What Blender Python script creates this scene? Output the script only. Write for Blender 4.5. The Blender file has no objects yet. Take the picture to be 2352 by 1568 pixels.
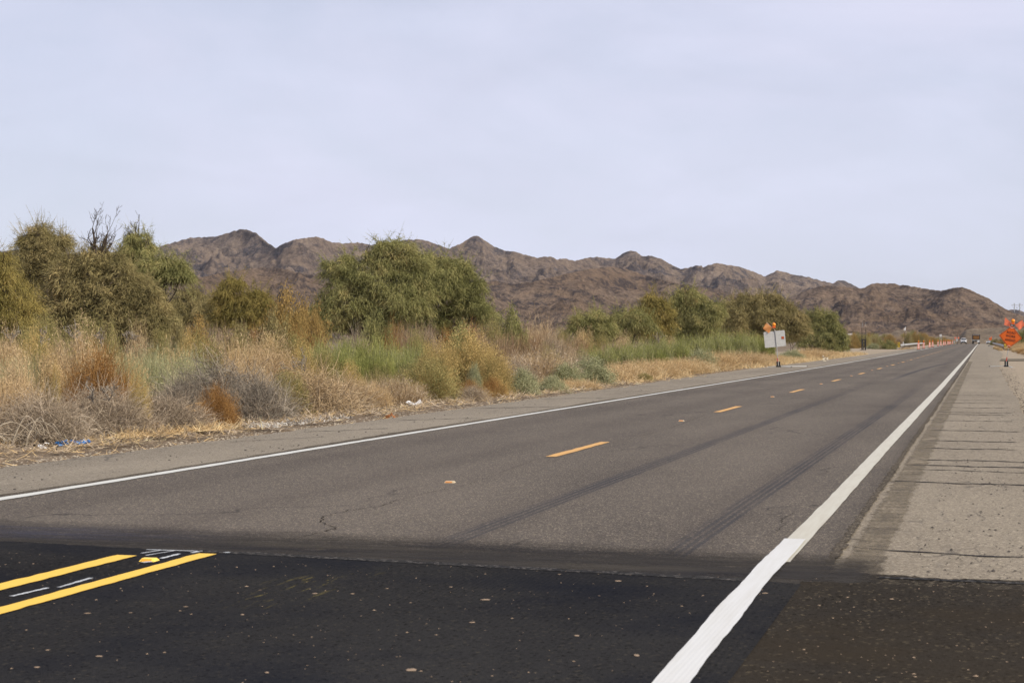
import bpy, math, random
import numpy as np
from mathutils import Vector, Matrix

R = math.radians
SC = bpy.context.scene
COL = SC.collection
# ------------------------------------------------------------------ camera, world, sun
F, CX, CY = 4177.0, 1176.0, 784.0      # focal length and principal point (photo measured at 2352 wide)
TH, H = R(14.48), 1.425                # road heading right of the view axis, camera height
cT, sT = math.cos(TH), math.sin(TH)
cam = bpy.data.cameras.new('camera')
camo = bpy.data.objects.new('camera', cam); COL.objects.link(camo)
camo.location = (0, 0, H); camo.rotation_euler = (R(90), 0, TH)
cam.lens = F / 2352.0 * 36.0; cam.sensor_width = 36.0
cam.clip_start = 0.1; cam.clip_end = 30000
cam.dof.use_dof = True; cam.dof.focus_distance = 75; cam.dof.aperture_fstop = 9.0
SC.camera = camo
SC.view_settings.view_transform = 'Standard'; SC.view_settings.look = 'None'
SC.view_settings.exposure = 0.0; SC.view_settings.gamma = 1.0
SC.cycles.max_bounces = 6; SC.cycles.transparent_max_bounces = 8

SUN_EL, SUN_AZ = R(37), R(120) - TH    # azimuth clockwise from +Y (the road direction)
world = bpy.data.worlds.new('World'); SC.world = world; world.use_nodes = True
wn, wl = world.node_tree.nodes, world.node_tree.links
wn.clear()
sky = wn.new('ShaderNodeTexSky'); sky.sky_type = 'NISHITA'; sky.sun_disc = False
sky.sun_elevation = SUN_EL; sky.sun_rotation = SUN_AZ
sky.air_density = 1.0; sky.dust_density = 0.7; sky.ozone_density = 1.5; sky.altitude = 60
tc = wn.new('ShaderNodeTexCoord')
mp = wn.new('ShaderNodeMapping'); mp.inputs['Scale'].default_value = (1.2, 1.2, 3.2)
mp.inputs['Rotation'].default_value = (R(8), R(-14), 0)
wl.new(tc.outputs['Generated'], mp.inputs['Vector'])
nz = wn.new('ShaderNodeTexNoise'); nz.inputs['Scale'].default_value = 2.2; nz.inputs['Detail'].default_value = 7
nz.inputs['Roughness'].default_value = 0.55; nz.inputs['Distortion'].default_value = 0.7
wl.new(mp.outputs['Vector'], nz.inputs['Vector'])
rm = wn.new('ShaderNodeMapRange'); rm.inputs['From Min'].default_value = 0.30; rm.inputs['From Max'].default_value = 0.68
rm.inputs['To Min'].default_value = 0.62; rm.inputs['To Max'].default_value = 1.0
wl.new(nz.outputs['Fac'], rm.inputs['Value'])
mx = wn.new('ShaderNodeMix'); mx.data_type = 'RGBA'
wl.new(rm.outputs['Result'], mx.inputs['Factor'])
wl.new(sky.outputs['Color'], mx.inputs['A'])
# thin high cloud, a little bluer low down
sp = wn.new('ShaderNodeSeparateXYZ'); wl.new(tc.outputs['Generated'], sp.inputs[0])
el = wn.new('ShaderNodeMapRange'); el.inputs['From Min'].default_value = 0.02; el.inputs['From Max'].default_value = 0.13; wl.new(sp.outputs[2], el.inputs['Value'])
cc = wn.new('ShaderNodeMix'); cc.data_type = 'RGBA'; wl.new(el.outputs[0], cc.inputs['Factor'])
cc.inputs['A'].default_value = (7.35, 7.7, 9.3, 1); cc.inputs['B'].default_value = (7.6, 7.75, 9.5, 1)
nz2 = wn.new('ShaderNodeTexNoise'); nz2.inputs['Scale'].default_value = 5.0; nz2.inputs['Detail'].default_value = 6; nz2.inputs['Distortion'].default_value = 1.2; wl.new(mp.outputs['Vector'], nz2.inputs['Vector'])
m2 = wn.new('ShaderNodeMapRange'); m2.inputs['From Min'].default_value = .3; m2.inputs['From Max'].default_value = .7; m2.inputs['To Min'].default_value = .955; m2.inputs['To Max'].default_value = 1.035; wl.new(nz2.outputs['Fac'], m2.inputs['Value'])
sm = wn.new('ShaderNodeVectorMath'); sm.operation = 'SCALE'; wl.new(cc.outputs['Result'], sm.inputs[0]); wl.new(m2.outputs[0], sm.inputs['Scale'])
wl.new(sm.outputs[0], mx.inputs['B'])
bg = wn.new('ShaderNodeBackground'); bg.inputs['Strength'].default_value = 0.1
wl.new(mx.outputs['Result'], bg.inputs['Color'])
wo = wn.new('ShaderNodeOutputWorld'); wl.new(bg.outputs[0], wo.inputs['Surface'])

sl = bpy.data.lights.new('sun', 'SUN'); sl.energy = 5.0; sl.angle = R(1.0); sl.color = (1.0, 0.92, 0.79)
so = bpy.data.objects.new('sun', sl); COL.objects.link(so)
sd = Vector((math.sin(SUN_AZ) * math.cos(SUN_EL), math.cos(SUN_AZ) * math.cos(SUN_EL), math.sin(SUN_EL)))
so.rotation_euler = sd.to_track_quat('Z', 'Y').to_euler()

# ------------------------------------------------------------------ where things stand
_ks = np.array([-200, 80, 120, 190, 268, 330, 387, 463, 520, 575, 640, 690, 740, 800, 880, 1000, 99999.])
_kz = np.array([0, 0, .02, .09, .19, .28, .35, .42, .455, .49, .53, .54, .50, .35, -.05, -.5, -.5])
def gz(s): return np.interp(s, _ks, _kz)
def at(u, Z):
    """photo column and depth -> world x, y"""
    X = (u - CX) / F * Z
    return X * cT - Z * sT, X * sT + Z * cT
def gnd(u, y):
    """point of the ground seen at photo pixel (u, y)"""
    v = y - CY; Z = F * H / v
    for _ in range(6):
        wx, wy = at(u, Z); Z = F * (H - float(gz(wy))) / v
    return at(u, Z)
def zpx(y, Z): return H - (y - CY) * Z / F
def rng_(k): return np.random.default_rng(k)

# ------------------------------------------------------------------ object helpers
def mesh(name, V, Fc, mats=None, mi=None, smooth=False):
    me = bpy.data.meshes.new(name)
    V = np.asarray(V, dtype=np.float32)
    if isinstance(Fc, np.ndarray):
        n, k = Fc.shape
        me.vertices.add(len(V)); me.vertices.foreach_set('co', V.ravel())
        me.loops.add(n * k); me.loops.foreach_set('vertex_index', Fc.astype(np.int32).ravel())
        me.polygons.add(n); me.polygons.foreach_set('loop_start', np.arange(0, n * k, k, dtype=np.int32))
        me.update(calc_edges=True)
    else:
        me.from_pydata([tuple(map(float, v)) for v in V], [], Fc); me.update()
    for m in (mats if isinstance(mats, (list, tuple)) else [mats] if mats else []): me.materials.append(m)
    if mi is not None: me.polygons.foreach_set('material_index', np.asarray(mi, dtype=np.int32))
    me.polygons.foreach_set('use_smooth', np.full(len(me.polygons), smooth))
    return me
def link(name, me, parent=None, loc=None, rot=None):
    o = bpy.data.objects.new(name, me); COL.objects.link(o)
    if parent: o.parent = parent
    if loc is not None: o.location = loc
    if rot is not None: o.rotation_euler = rot
    return o
def tag(o, label, cat, group=None):
    o['label'] = label; o['category'] = cat
    if group: o['group'] = group
    return o
def kind(o, k): o['kind'] = k; return o
def empty(name, loc, rot=(0, 0, 0)): return link(name, None, None, loc, rot)

class MB:
    def __init__(s): s.v = []; s.f = []; s.m = []
    def add(s, V, Fc, m=0):
        n = len(s.v); s.v += [tuple(map(float, p)) for p in V]
        s.f += [tuple(i + n for i in f) for f in Fc]; s.m += [m] * len(Fc); return s
    def box(s, c, d, rot=None, m=0, bev=0.0):
        x, y, z = d[0] / 2, d[1] / 2, d[2] / 2
        P = [Vector((a * x, b * y, e * z)) for e in (-1, 1) for a, b in ((-1, -1), (1, -1), (1, 1), (-1, 1))]
        if rot is not None:
            M = Matrix.Rotation(rot[0], 3, rot[1]); P = [M @ p for p in P]
        P = [p + Vector(c) for p in P]
        return s.add(P, [(3, 2, 1, 0), (4, 5, 6, 7), (0, 1, 5, 4), (1, 2, 6, 5), (2, 3, 7, 6), (3, 0, 4, 7)], m)
    def tube(s, pts, rs, n=6, m=0, caps=True):
        pts = [Vector(p) for p in pts]
        if not hasattr(rs, '__len__'): rs = [rs] * len(pts)
        rings = []
        t0 = (pts[1] - pts[0]).normalized()
        a = t0.orthogonal().normalized()
        for i, p in enumerate(pts):
            t = (pts[min(i + 1, len(pts) - 1)] - pts[max(i - 1, 0)]).normalized()
            a = (a - t * a.dot(t))
            a = a.normalized() if a.length > 1e-6 else t.orthogonal().normalized()
            b = t.cross(a)
            rings.append([p + (a * math.cos(k * 2 * math.pi / n) + b * math.sin(k * 2 * math.pi / n)) * rs[i] for k in range(n)])
        V = [q for r in rings for q in r]; Fc = []
        for i in range(len(pts) - 1):
            for k in range(n):
                Fc.append((i * n + k, i * n + (k + 1) % n, (i + 1) * n + (k + 1) % n, (i + 1) * n + k))
        if caps:
            Fc.append(tuple(range(n - 1, -1, -1))); Fc.append(tuple((len(pts) - 1) * n + k for k in range(n)))
        return s.add(V, Fc, m)
    def prism(s, poly, y0, y1, m=0):
        """polygon in x,z extruded along y"""
        n = len(poly)
        V = [(x, y0, z) for x, z in poly] + [(x, y1, z) for x, z in poly]
        Fc = [tuple(range(n)), tuple(range(2 * n - 1, n - 1, -1))] + [((i + 1) % n, i, n + i, n + (i + 1) % n) for i in range(n)]
        return s.add(V, Fc, m)
    def lathe(s, prof, c=(0, 0, 0), n=14, axis='Z', m=0):
        V = []; Fc = []
        for r, h in prof:
            for k in range(n):
                a = k * 2 * math.pi / n; x, y = r * math.cos(a), r * math.sin(a)
                p = (x, y, h) if axis == 'Z' else ((x, h, y) if axis == 'Y' else (h, x, y))
                V.append((p[0] + c[0], p[1] + c[1], p[2] + c[2]))
        for i in range(len(prof) - 1):
            for k in range(n):
                Fc.append((i * n + k, i * n + (k + 1) % n, (i + 1) * n + (k + 1) % n, (i + 1) * n + k))
        Fc.append(tuple(range(n - 1, -1, -1))); Fc.append(tuple((len(prof) - 1) * n + k for k in range(n)))
        return s.add(V, Fc, m)
    def build(s, name, mats, parent=None, smooth=False, loc=None, rot=None, bevel=0):
        me = mesh(name, s.v, s.f, mats, s.m, smooth)
        o = link(name, me, parent, loc, rot)
        if bevel:
            b = o.modifiers.new('bevel', 'BEVEL'); b.width = bevel; b.segments = 2; b.limit_method = 'ANGLE'
        return o
def copy_tree(o, loc=None, parent=None):
    c = o.copy(); COL.objects.link(c); c.parent = parent
    if loc is not None: c.location = loc
    for ch in list(o.children): copy_tree(ch, None, c)
    return c

# ------------------------------------------------------------------ material helpers
class NT:
    def __init__(s, name):
        s.m = bpy.data.materials.new(name); s.m.use_nodes = True
        s.n, s.l = s.m.node_tree.nodes, s.m.node_tree.links; s.n.clear()
        s.out = s.n.new('ShaderNodeOutputMaterial')
    def node(s, t, ins=None, **kw):
        nd = s.n.new('ShaderNode' + t)
        for k, v in kw.items(): setattr(nd, k, v)
        for k, v in (ins or {}).items():
            if isinstance(v, bpy.types.NodeSocket): s.l.new(v, nd.inputs[k])
            else: nd.inputs[k].default_value = v
        return nd
    def coord(s, scale=(1, 1, 1), loc=(0, 0, 0), rot=(0, 0, 0), kind='Object'):
        c = s.node('TexCoord').outputs[kind]
        return s.node('Mapping', {'Vector': c, 'Scale': scale, 'Location': loc, 'Rotation': rot}).outputs[0]
    def noise(s, vec, scale, detail=4, rough=.55, dist=0):
        return s.node('TexNoise', {'Vector': vec, 'Scale': scale, 'Detail': detail, 'Roughness': rough, 'Distortion': dist}).outputs['Fac']
    def vor(s, vec, scale, feature='F1', out='Distance'):
        return s.node('TexVoronoi', {'Vector': vec, 'Scale': scale}, feature=feature).outputs[out]
    def ramp(s, fac, stops, interp='LINEAR'):
        r = s.node('ValToRGB', {'Fac': fac}); e = r.color_ramp.elements; r.color_ramp.interpolation = interp
        while len(e) < len(stops): e.new(0.5)
        for i, (p, c) in enumerate(stops):
            e[i].position = p; e[i].color = (*c, 1) if hasattr(c, '__len__') else (c, c, c, 1)
        return r.outputs['Color']
    def rng(s, v, a, b, c=0.0, d=1.0):
        return s.node('MapRange', {'Value': v, 'From Min': a, 'From Max': b, 'To Min': c, 'To Max': d}).outputs[0]
    def mix(s, f, a, b, bt='MIX'):
        a = (*a, 1) if isinstance(a, tuple) and len(a) == 3 else a
        b = (*b, 1) if isinstance(b, tuple) and len(b) == 3 else b
        return s.node('Mix', {'Factor': f, 'A': a, 'B': b}, data_type='RGBA', blend_type=bt).outputs['Result']
    def math(s, op, a, b=0.0, c=None):
        nd = s.node('Math', operation=op)
        for i, v in enumerate((a, b) if c is None else (a, b, c)):
            if isinstance(v, bpy.types.NodeSocket): s.l.new(v, nd.inputs[i])
            else: nd.inputs[i].default_value = v
        return nd.outputs[0]
    def xyz(s, vec):
        return s.node('SeparateXYZ', {'Vector': vec}).outputs
    def bump(s, h, strength, dist):
        return s.node('Bump', {'Height': h, 'Strength': strength, 'Distance': dist}).outputs[0]
    def pbr(s, col, rough=.8, metal=0.0, normal=None, spec=.3, **kw):
        d = {'Base Color': (*col, 1) if isinstance(col, tuple) and len(col) == 3 else col, 'Roughness': rough, 'Metallic': metal, 'Specular IOR Level': spec}
        if normal is not None: d['Normal'] = normal
        d.update(kw)
        b = s.node('BsdfPrincipled', d); s.l.new(b.outputs[0], s.out.inputs['Surface']); return s.m
def simple(name, col, rough=.6, metal=0, spec=.3, var=.18, sc=6.0):
    t = NT(name); v = t.coord()
    n = t.noise(v, sc, 5, .6)
    c2 = tuple(min(1, c * (1 - var)) for c in col); c1 = tuple(min(1, c * (1 + var * .5)) for c in col)
    return t.pbr(t.ramp(n, [(.3, c2), (.7, c1)]), rough, metal, None, spec)
# ------------------------------------------------------------------ ground, road, shoulders
def asphalt(name, dark, light, fleck, scale=55, bumpd=.004, extra=None, rough=.85, flecks=.74, spec=.12, grain=.6):
    t = NT(name); v = t.coord()
    fine = t.noise(v, scale * 1.7, 2, .7)
    agg = t.node('TexVoronoi', {'Vector': v, 'Scale': scale}).outputs['Color']
    aggv = t.math('FRACT', t.math('MULTIPLY', t.xyz(agg)[0], 7.3))
    big = t.noise(t.coord((1, .25, 1)), .45, 5, .6)
    c = t.mix(t.rng(big, .36, .64), dark, light)
    c = t.mix(t.math('MULTIPLY', t.rng(fine, .38, .62), grain), c, t.mix(1.0, c, (1.35 + grain * .6 - .36, 1.33 + grain * .6 - .36, 1.3 + grain * .6 - .36), 'MULTIPLY'))
    c = t.mix(t.rng(aggv, flecks, 1.0), c, fleck)
    c = t.mix(t.rng(aggv, .16, 0.0), c, t.mix(1.0, c, (.45, .45, .45), 'MULTIPLY'))
    if extra: c = extra(t, v, c)
    h = t.math('ADD', fine, t.math('MULTIPLY', aggv, .5))
    return t.pbr(c, rough, 0, t.bump(h, .6, bumpd), spec)

def road_extra(t, v, c):
    X, Y, _ = t.xyz(v)
    wob = t.noise(t.coord((0, .12, 0)), 1.0, 3)
    xw = t.math('ADD', X, t.math('MULTIPLY', t.math('SUBTRACT', wob, .5), .12))
    # worn, slightly darker and smoother wheel tracks
    for x0, w, a in ((-2.05, .45, .42), (-3.75, .45, .38), (-6.1, .5, .36), (-7.7, .5, .36), (-5.2, .5, .12)):
        d = t.math('ABSOLUTE', t.math('SUBTRACT', xw, x0))
        m = t.math('MULTIPLY', t.rng(d, w, w * .2), a)
        m = t.math('MULTIPLY', m, t.rng(t.noise(t.coord((.8, .06, 1)), 1.3, 4), .3, .65, .4, 1))
        c = t.mix(m, c, t.mix(1.0, c, (.55, .53, .54), 'MULTIPLY'))
    # skid marks: two wheels, each printed as fine ribs
    for x0, k, w, y0, y1 in ((-3.67, 0.0, .13, 12.0, 66.0), (-2.03, .0028, .13, 11.5, 66.0)):
        d = t.math('SUBTRACT', X, t.math('ADD', t.math('MULTIPLY', Y, k), x0))
        ad = t.math('ABSOLUTE', d)
        m = t.rng(ad, w, w * .72)
        rib = t.rng(t.math('SINE', t.math('MULTIPLY', d, 2 * math.pi / .062)), -.75, .1, .15, 1)
        m = t.math('MULTIPLY', m, rib)
        m = t.math('MULTIPLY', m, t.math('MULTIPLY', t.rng(Y, y0 - .4, y0 + .5), t.rng(Y, y1, y1 - 30)))
        m = t.math('MULTIPLY', m, t.rng(t.noise(t.coord((3, .3, 1)), 1.2, 4), .25, .65, .22, .85))
        c = t.mix(m, c, (.028, .028, .032))
    # far curved skid mark
    d = t.math('SUBTRACT', X, t.math('ADD', t.math('MULTIPLY', t.math('POWER', t.math('MULTIPLY', t.math('SUBTRACT', Y, 66), .018), 2.0), 1.1), -3.2))
    m = t.math('MULTIPLY', t.rng(t.math('ABSOLUTE', d), .17, .07), t.math('MULTIPLY', t.rng(Y, 64, 80), t.rng(Y, 128, 118)))
    c = t.mix(t.math('MULTIPLY', m, .7), c, (.03, .03, .033))
    c = t.mix(t.math('MULTIPLY', t.rng(X, -1.13, -1.02), .35), c, t.mix(1.0, c, (.55, .53, .5), 'MULTIPLY'))
    # cracks
    cv = t.node('Mapping', {'Vector': v, 'Scale': (.33, .17, 1)}).outputs[0]
    cv2 = t.node('VectorMath', {0: cv, 1: t.node('VectorMath', {0: t.node('TexNoise', {'Vector': v, 'Scale': 1.1, 'Detail': 5}).outputs['Color'], 'Scale': .34}, operation='SCALE').outputs[0]}, operation='ADD').outputs[0]
    e = t.vor(cv2, 1.0, 'DISTANCE_TO_EDGE')
    m = t.math('MULTIPLY', t.rng(e, .006, .0015), t.rng(t.noise(v, .23, 2), .5, .58))
    c = t.mix(t.math('MULTIPLY', m, .8), c, (.02, .018, .016))
    # paint dust of the old centre line
    m = t.math('MULTIPLY', t.rng(t.math('ABSOLUTE', t.math('SUBTRACT', X, -4.6)), .5, .1), t.rng(t.noise(t.coord((4, .9, 1)), 2.2, 6, .7), .62, .75))
    m = t.math('MULTIPLY', m, t.rng(Y, 20, 13))
    return t.mix(t.math('MULTIPLY', m, .45), c, (.42, .34, .12))

M_road = asphalt('old_asphalt', (.0625, .0530, .0430), (.0945, .0800, .0640), (.26, .215, .16), 88, .003, road_extra, flecks=.74)
def shoulder_extra(t, v, c):
    X, Y, _ = t.xyz(v)
    m = t.rng(t.noise(t.coord((5, 1.2, 1)), 1.7, 6, .7), .56, .68)
    c = t.mix(t.math('MULTIPLY', m, .35), c, (.11, .095, .08))
    cv = t.node('VectorMath', {0: t.node('Mapping', {'Vector': v, 'Scale': (2.6, .45, 1)}).outputs[0], 1: t.node('VectorMath', {0: t.node('TexNoise', {'Vector': v, 'Scale': 2.0, 'Detail': 4}).outputs['Color'], 'Scale': .5}, operation='SCALE').outputs[0]}, operation='ADD').outputs[0]
    e = t.vor(cv, 1.0, 'DISTANCE_TO_EDGE')
    m = t.math('MULTIPLY', t.rng(e, .018, .006), t.rng(t.noise(v, .5, 3), .5, .6))
    return t.mix(t.math('MULTIPLY', m, .6), c, (.05, .045, .04))
M_sh = asphalt('worn_shoulder', (.160, .134, .098), (.210, .178, .131), (.36, .31, .23), 62, .005, shoulder_extra, flecks=.78)
M_shl = asphalt('left_worn_shoulder', (.152, .129, .096), (.203, .174, .130), (.32, .28, .22), 62, .005, shoulder_extra, flecks=.8)
def new_extra(t, v, c):
    X, Y, _ = t.xyz(v)
    # fine raking lines left by the paver
    d = t.math('ADD', t.math('MULTIPLY', X, 1.0), t.math('MULTIPLY', Y, .015))
    l = t.math('SINE', t.math('ADD', t.math('MULTIPLY', d, 190), t.math('MULTIPLY', t.noise(v, 3, 3), 5)))
    c = t.mix(t.math('MULTIPLY', t.math('MULTIPLY', t.rng(l, -.1, .7), t.rng(t.noise(v, 1.3, 4), .4, .6, .15, 1)), .45), c, (.032, .031, .030))
    m = t.rng(t.noise(v, .55, 4), .45, .65)
    c = t.mix(t.math('MULTIPLY', m, .6), c, (.0095, .0115, .0180))
    dust = t.rng(t.noise(v, 14, 6, .75), .66, .76)
    c = t.mix(t.math('MULTIPLY', dust, .35), c, (.10, .085, .06))
    m = t.math('MULTIPLY', t.rng(t.math('ABSOLUTE', t.math('SUBTRACT', X, t.math('SUBTRACT', -3.8, t.math('MULTIPLY', t.math('SUBTRACT', 10, Y), 0.02)))), .35, .05), t.rng(t.noise(t.coord((9, 1.2, 1)), 1.6, 6, .75), .57, .68))
    m = t.math('MULTIPLY', m, t.math('MULTIPLY', t.rng(Y, 8.9, 9.4), t.rng(Y, 10.9, 10.2)))
    return t.mix(t.math('MULTIPLY', m, .5), c, (.35, .28, .07))
M_new = asphalt('fresh_asphalt', (.0150, .0150, .0160), (.0245, .0240, .0240), (.050, .045, .037), 60, .006, new_extra, .9, .93, 0.0, 1.0)
def brown_extra(t, v, c):
    m = t.rng(t.noise(v, .8, 5, .65), .42, .7)
    c = t.mix(t.math('MULTIPLY', m, .8), c, (.036, .029, .021))
    sp = t.rng(t.noise(v, 9, 6, .8), .66, .74)
    return t.mix(t.math('MULTIPLY', sp, .5), c, (.16, .13, .09))
M_brown = asphalt('fresh_brown_asphalt', (.0220, .0195, .0168), (.0300, .0262, .0220), (.11, .09, .06), 60, .005, brown_extra, .9, .94, 0.0, 1.0)
def tack_mat():
    t = NT('tack_coat'); v = t.coord(); X, Y, _ = t.xyz(v)
    n = t.noise(v, 60, 3, .7)
    b = t.noise(t.coord((.5, 2.2, 1)), 1.1, 5, .6)
    c = t.mix(t.rng(b, .35, .65), (.033, .032, .034), (.062, .056, .049))
    # bluish grey overspray along the far left edge
    m = t.math('MULTIPLY', t.rng(X, -5.0, -6.3), t.math('MULTIPLY', t.rng(Y, 11.75, 12.1), t.rng(Y, 13.0, 12.6)))
    m = t.math('MULTIPLY', m, t.rng(t.noise(t.coord((.8, 6, 1)), 1.4, 5, .65), .35, .6))
    c = t.mix(t.math('MULTIPLY', m, .75), c, (.062, .064, .090))
    c = t.mix(t.rng(t.noise(v, 22, 5, .8), .64, .72), c, (.11, .098, .075))
    c = t.mix(t.math('MULTIPLY', t.rng(n, .3, .7), .5), c, t.mix(1.0, c, (.6, .6, .6), 'MULTIPLY'))
    p = t.node('BsdfPrincipled', {'Base Color': c, 'Roughness': .9, 'Specular IOR Level': 0.0, 'Normal': t.bump(n, .5, .004)})
    # thin sprayed edges let the old surface show through
    tr = t.node('BsdfTransparent')
    edge = t.math('ADD', t.math('MULTIPLY', t.math('SUBTRACT', t.noise(t.coord((1.2, 5, 1)), 1.6, 6, .7), .5), .9), 0)
    far = t.rng(t.math('ADD', Y, t.math('ADD', edge, t.math('MULTIPLY', t.math('SUBTRACT', X, -4.0), .12))), 12.75, 12.1)
    gap = t.rng(t.noise(t.coord((1, 3, 1)), 3.0, 6, .75), .50, .66, .92, .35)
    a = t.math('MULTIPLY', t.math('MULTIPLY', far, gap), t.math('MULTIPLY', t.rng(t.math('ADD', X, t.math('MULTIPLY', edge, .3)), -.55, -.75), t.rng(Y, 12.3, 11.3, .68, 1.0)))
    ms = t.node('MixShader', {0: a, 1: tr.outputs[0], 2: p.outputs[0]})
    t.l.new(ms.outputs[0], t.out.inputs['Surface']); return t.m
M_tack = tack_mat()
def paint(name, col, wear=.0, dirt=(.3, .28, .22)):
    t = NT(name); v = t.coord()
    n = t.noise(v, 30, 6, .75); s = t.noise(t.coord((12, .8, 1)), 1.5, 4)
    c = t.mix(t.math('MULTIPLY', t.rng(s, .4, .75), .25 + wear), (*col, 1), (*dirt, 1))
    c = t.mix(t.rng(n, .70 - wear * .15, .78 - wear * .15), c, (*[x * .35 for x in dirt], 1))
    h = t.math('ADD', t.math('MULTIPLY', t.math('SINE', t.math('MULTIPLY', t.xyz(v)[0], 260)), .3), n)
    return t.pbr(c, .55, 0, t.bump(h, .18, .003), .2)
M_white = paint('white_road_paint', (.52, .52, .47), 0.0, (.45, .42, .34))
M_whitef = paint('fresh_white_paint', (.55, .55, .525), .12, (.42, .40, .34))
M_whiteo = paint('old_white_paint', (.46, .44, .36), .32, (.36, .32, .245))
M_yel = paint('fresh_yellow_paint', (.74, .46, .050), -.08, (.62, .36, .04))
M_yelo = paint('old_yellow_paint', (.56, .30, .07), .15, (.42, .27, .12))
M_chalk = paint('chalk', (.50, .52, .52), .25, (.12, .12, .12))
M_seal = simple('crack_seal', (.026, .024, .025), .9, 0, .05)

def soil():
    t = NT('desert_soil'); v = t.coord(); X, Y, _ = t.xyz(v)
    a = t.noise(v, .6, 6, .65); f = t.noise(v, 26, 5, .8); g = t.noise(v, 6, 5, .75)
    c = t.ramp(a, [(.3, (.115, .083, .054)), (.55, (.17, .126, .084)), (.75, (.24, .188, .130))])
    c = t.mix(t.rng(g, .5, .62), c, (.085, .064, .045))
    c = t.mix(t.rng(f, .56, .68), c, (.40, .32, .215))
    c = t.mix(t.rng(f, .42, .33), c, (.06, .046, .034))
    # pale raked gravel of the far pull-out and the right verge
    m = t.math('MAXIMUM', t.math('MULTIPLY', t.rng(Y, 90, 150), t.rng(X, -30, -24)), t.rng(X, -.5, .2))
    pale = t.mix(t.rng(f, .35, .65), (.22, .175, .122), (.37, .31, .225))
    c = t.mix(t.math('MULTIPLY', m, .85), c, pale)
    return t.pbr(c, .95, 0, t.bump(f, .7, .02), .1)
M_soil = soil()

def svals(s0, s1, d0=.35):
    out = [s0]; d = d0
    while out[-1] < s1:
        s = out[-1]; d = d0 if s < 30 else max(d0, s * .03); out.append(min(s1, s + d))
    return np.array(out)
def strip(name, fl, fr, s0, s1, dz, mat, jit=0.0, seed=1, d0=.35, nx=1, k='structure', zf=None):
    s = svals(s0, s1, d0); r = rng_(seed)
    L = np.array([fl(a) if callable(fl) else fl for a in s]); Rr = np.array([fr(a) if callable(fr) else fr for a in s])
    if jit: L = L + r.normal(0, jit, len(s)); Rr = Rr + r.normal(0, jit, len(s))
    V = []
    for i, a in enumerate(s):
        for j in range(nx + 1):
            x = L[i] + (Rr[i] - L[i]) * j / nx
            V.append((x, a, float(gz(a)) + dz + (zf(x, a) if zf else 0)))
    w = nx + 1
    Fc = [(i * w + j, i * w + j + 1, (i + 1) * w + j + 1, (i + 1) * w + j) for i in range(len(s) - 1) for j in range(nx)]
    o = link(name, mesh(name, V, Fc, mat)); kind(o, k); return o

# one wide sheet of ground out to the horizon
def build_ground():
    ys = np.concatenate([np.arange(-30, 60, 1.0), np.arange(60, 200, 3.), np.arange(200, 1040, 10.), np.arange(1040, 9001, 400.)])
    xs = np.concatenate([np.arange(-3000, -200, 350.), np.arange(-200, -60, 10.), np.arange(-60, -11, 1.0), np.arange(-11, 3, 2.), np.arange(3, 40, 2.), np.arange(40, 200, 20.), np.arange(200, 3001, 350.)])
    Xg, Yg = np.meshgrid(xs, ys)
    r = rng_(4)
    Z = gz(Yg) - .06
    bump = np.zeros_like(Z)
    for k in range(14):
        a, b, p, q = r.uniform(.1, .55), r.uniform(.1, .55), r.uniform(0, 7), r.uniform(0, 7)
        bump += np.sin(Xg * a + p) * np.sin(Yg * b + q)
    bump = bump / 14
    m = np.clip((-Xg - 12.5) / 5, 0, 1) * (Yg < 900)
    Z = Z + bump * .28 * m + m * .02
    Z = Z + .05 * np.clip((-Xg - 10.8) / .6, 0, 1) * (Xg > -40) * (Yg < 120)
    V = np.stack([Xg, Yg, Z], -1).reshape(-1, 3); ny, nx = Z.shape
    idx = np.arange(ny * nx).reshape(ny, nx)
    Fc = np.stack([idx[:-1, :-1], idx[:-1, 1:], idx[1:, 1:], idx[1:, :-1]], -1).reshape(-1, 4)
    kind(link('ground', mesh('ground', V, Fc, M_soil, smooth=True)), 'structure')
build_ground()

kx = lambda *kv: (lambda s: float(np.interp(s, [a for a, b in kv], [b for a, b in kv])))
strip('road', lambda s: -8.72, -.94, -8, 1000, 0.0, M_road, .012)
ledge = kx((0, -10.9), (27, -10.72), (40, -10.75), (60, -11.0), (75, -11.6), (110, -11.9), (160, -11.2), (1000, -10.6))
strip('left_shoulder', ledge, lambda s: -8.70, -8, 1000, -.008, M_shl, .035, 3, .3)
redge = kx((0, 1.6), (12, 1.35), (18, 1.0), (28, .72), (45, .85), (70, .85), (100, .9), (130, 1.2), (200, 2.2), (260, 2.2), (1000, 2.0))
strip('right_shoulder', -.99, redge, -8, 1000, -.008, M_sh, .02, 5, .3)
# side lane that joins on the right
def sidetrack():
    V = []; n = 24
    for i in range(n + 1):
        f = i / n; x = .6 + f * 60; y = 146 + f * 14
        ya, yb = y - 5 - 3 * (1 - f) ** 2, y + 5 + 3 * (1 - f) ** 2; V += [(x, ya, float(gz(ya)) - .03), (x, yb, float(gz(yb)) - .03)]
    kind(link('side_road', mesh('side_road', V, [(2 * i, 2 * i + 2, 2 * i + 3, 2 * i + 1) for i in range(n)], simple('side_road_surface', (.15, .13, .10), .95, 0, 0, .3, .6))), 'structure')
sidetrack()

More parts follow.
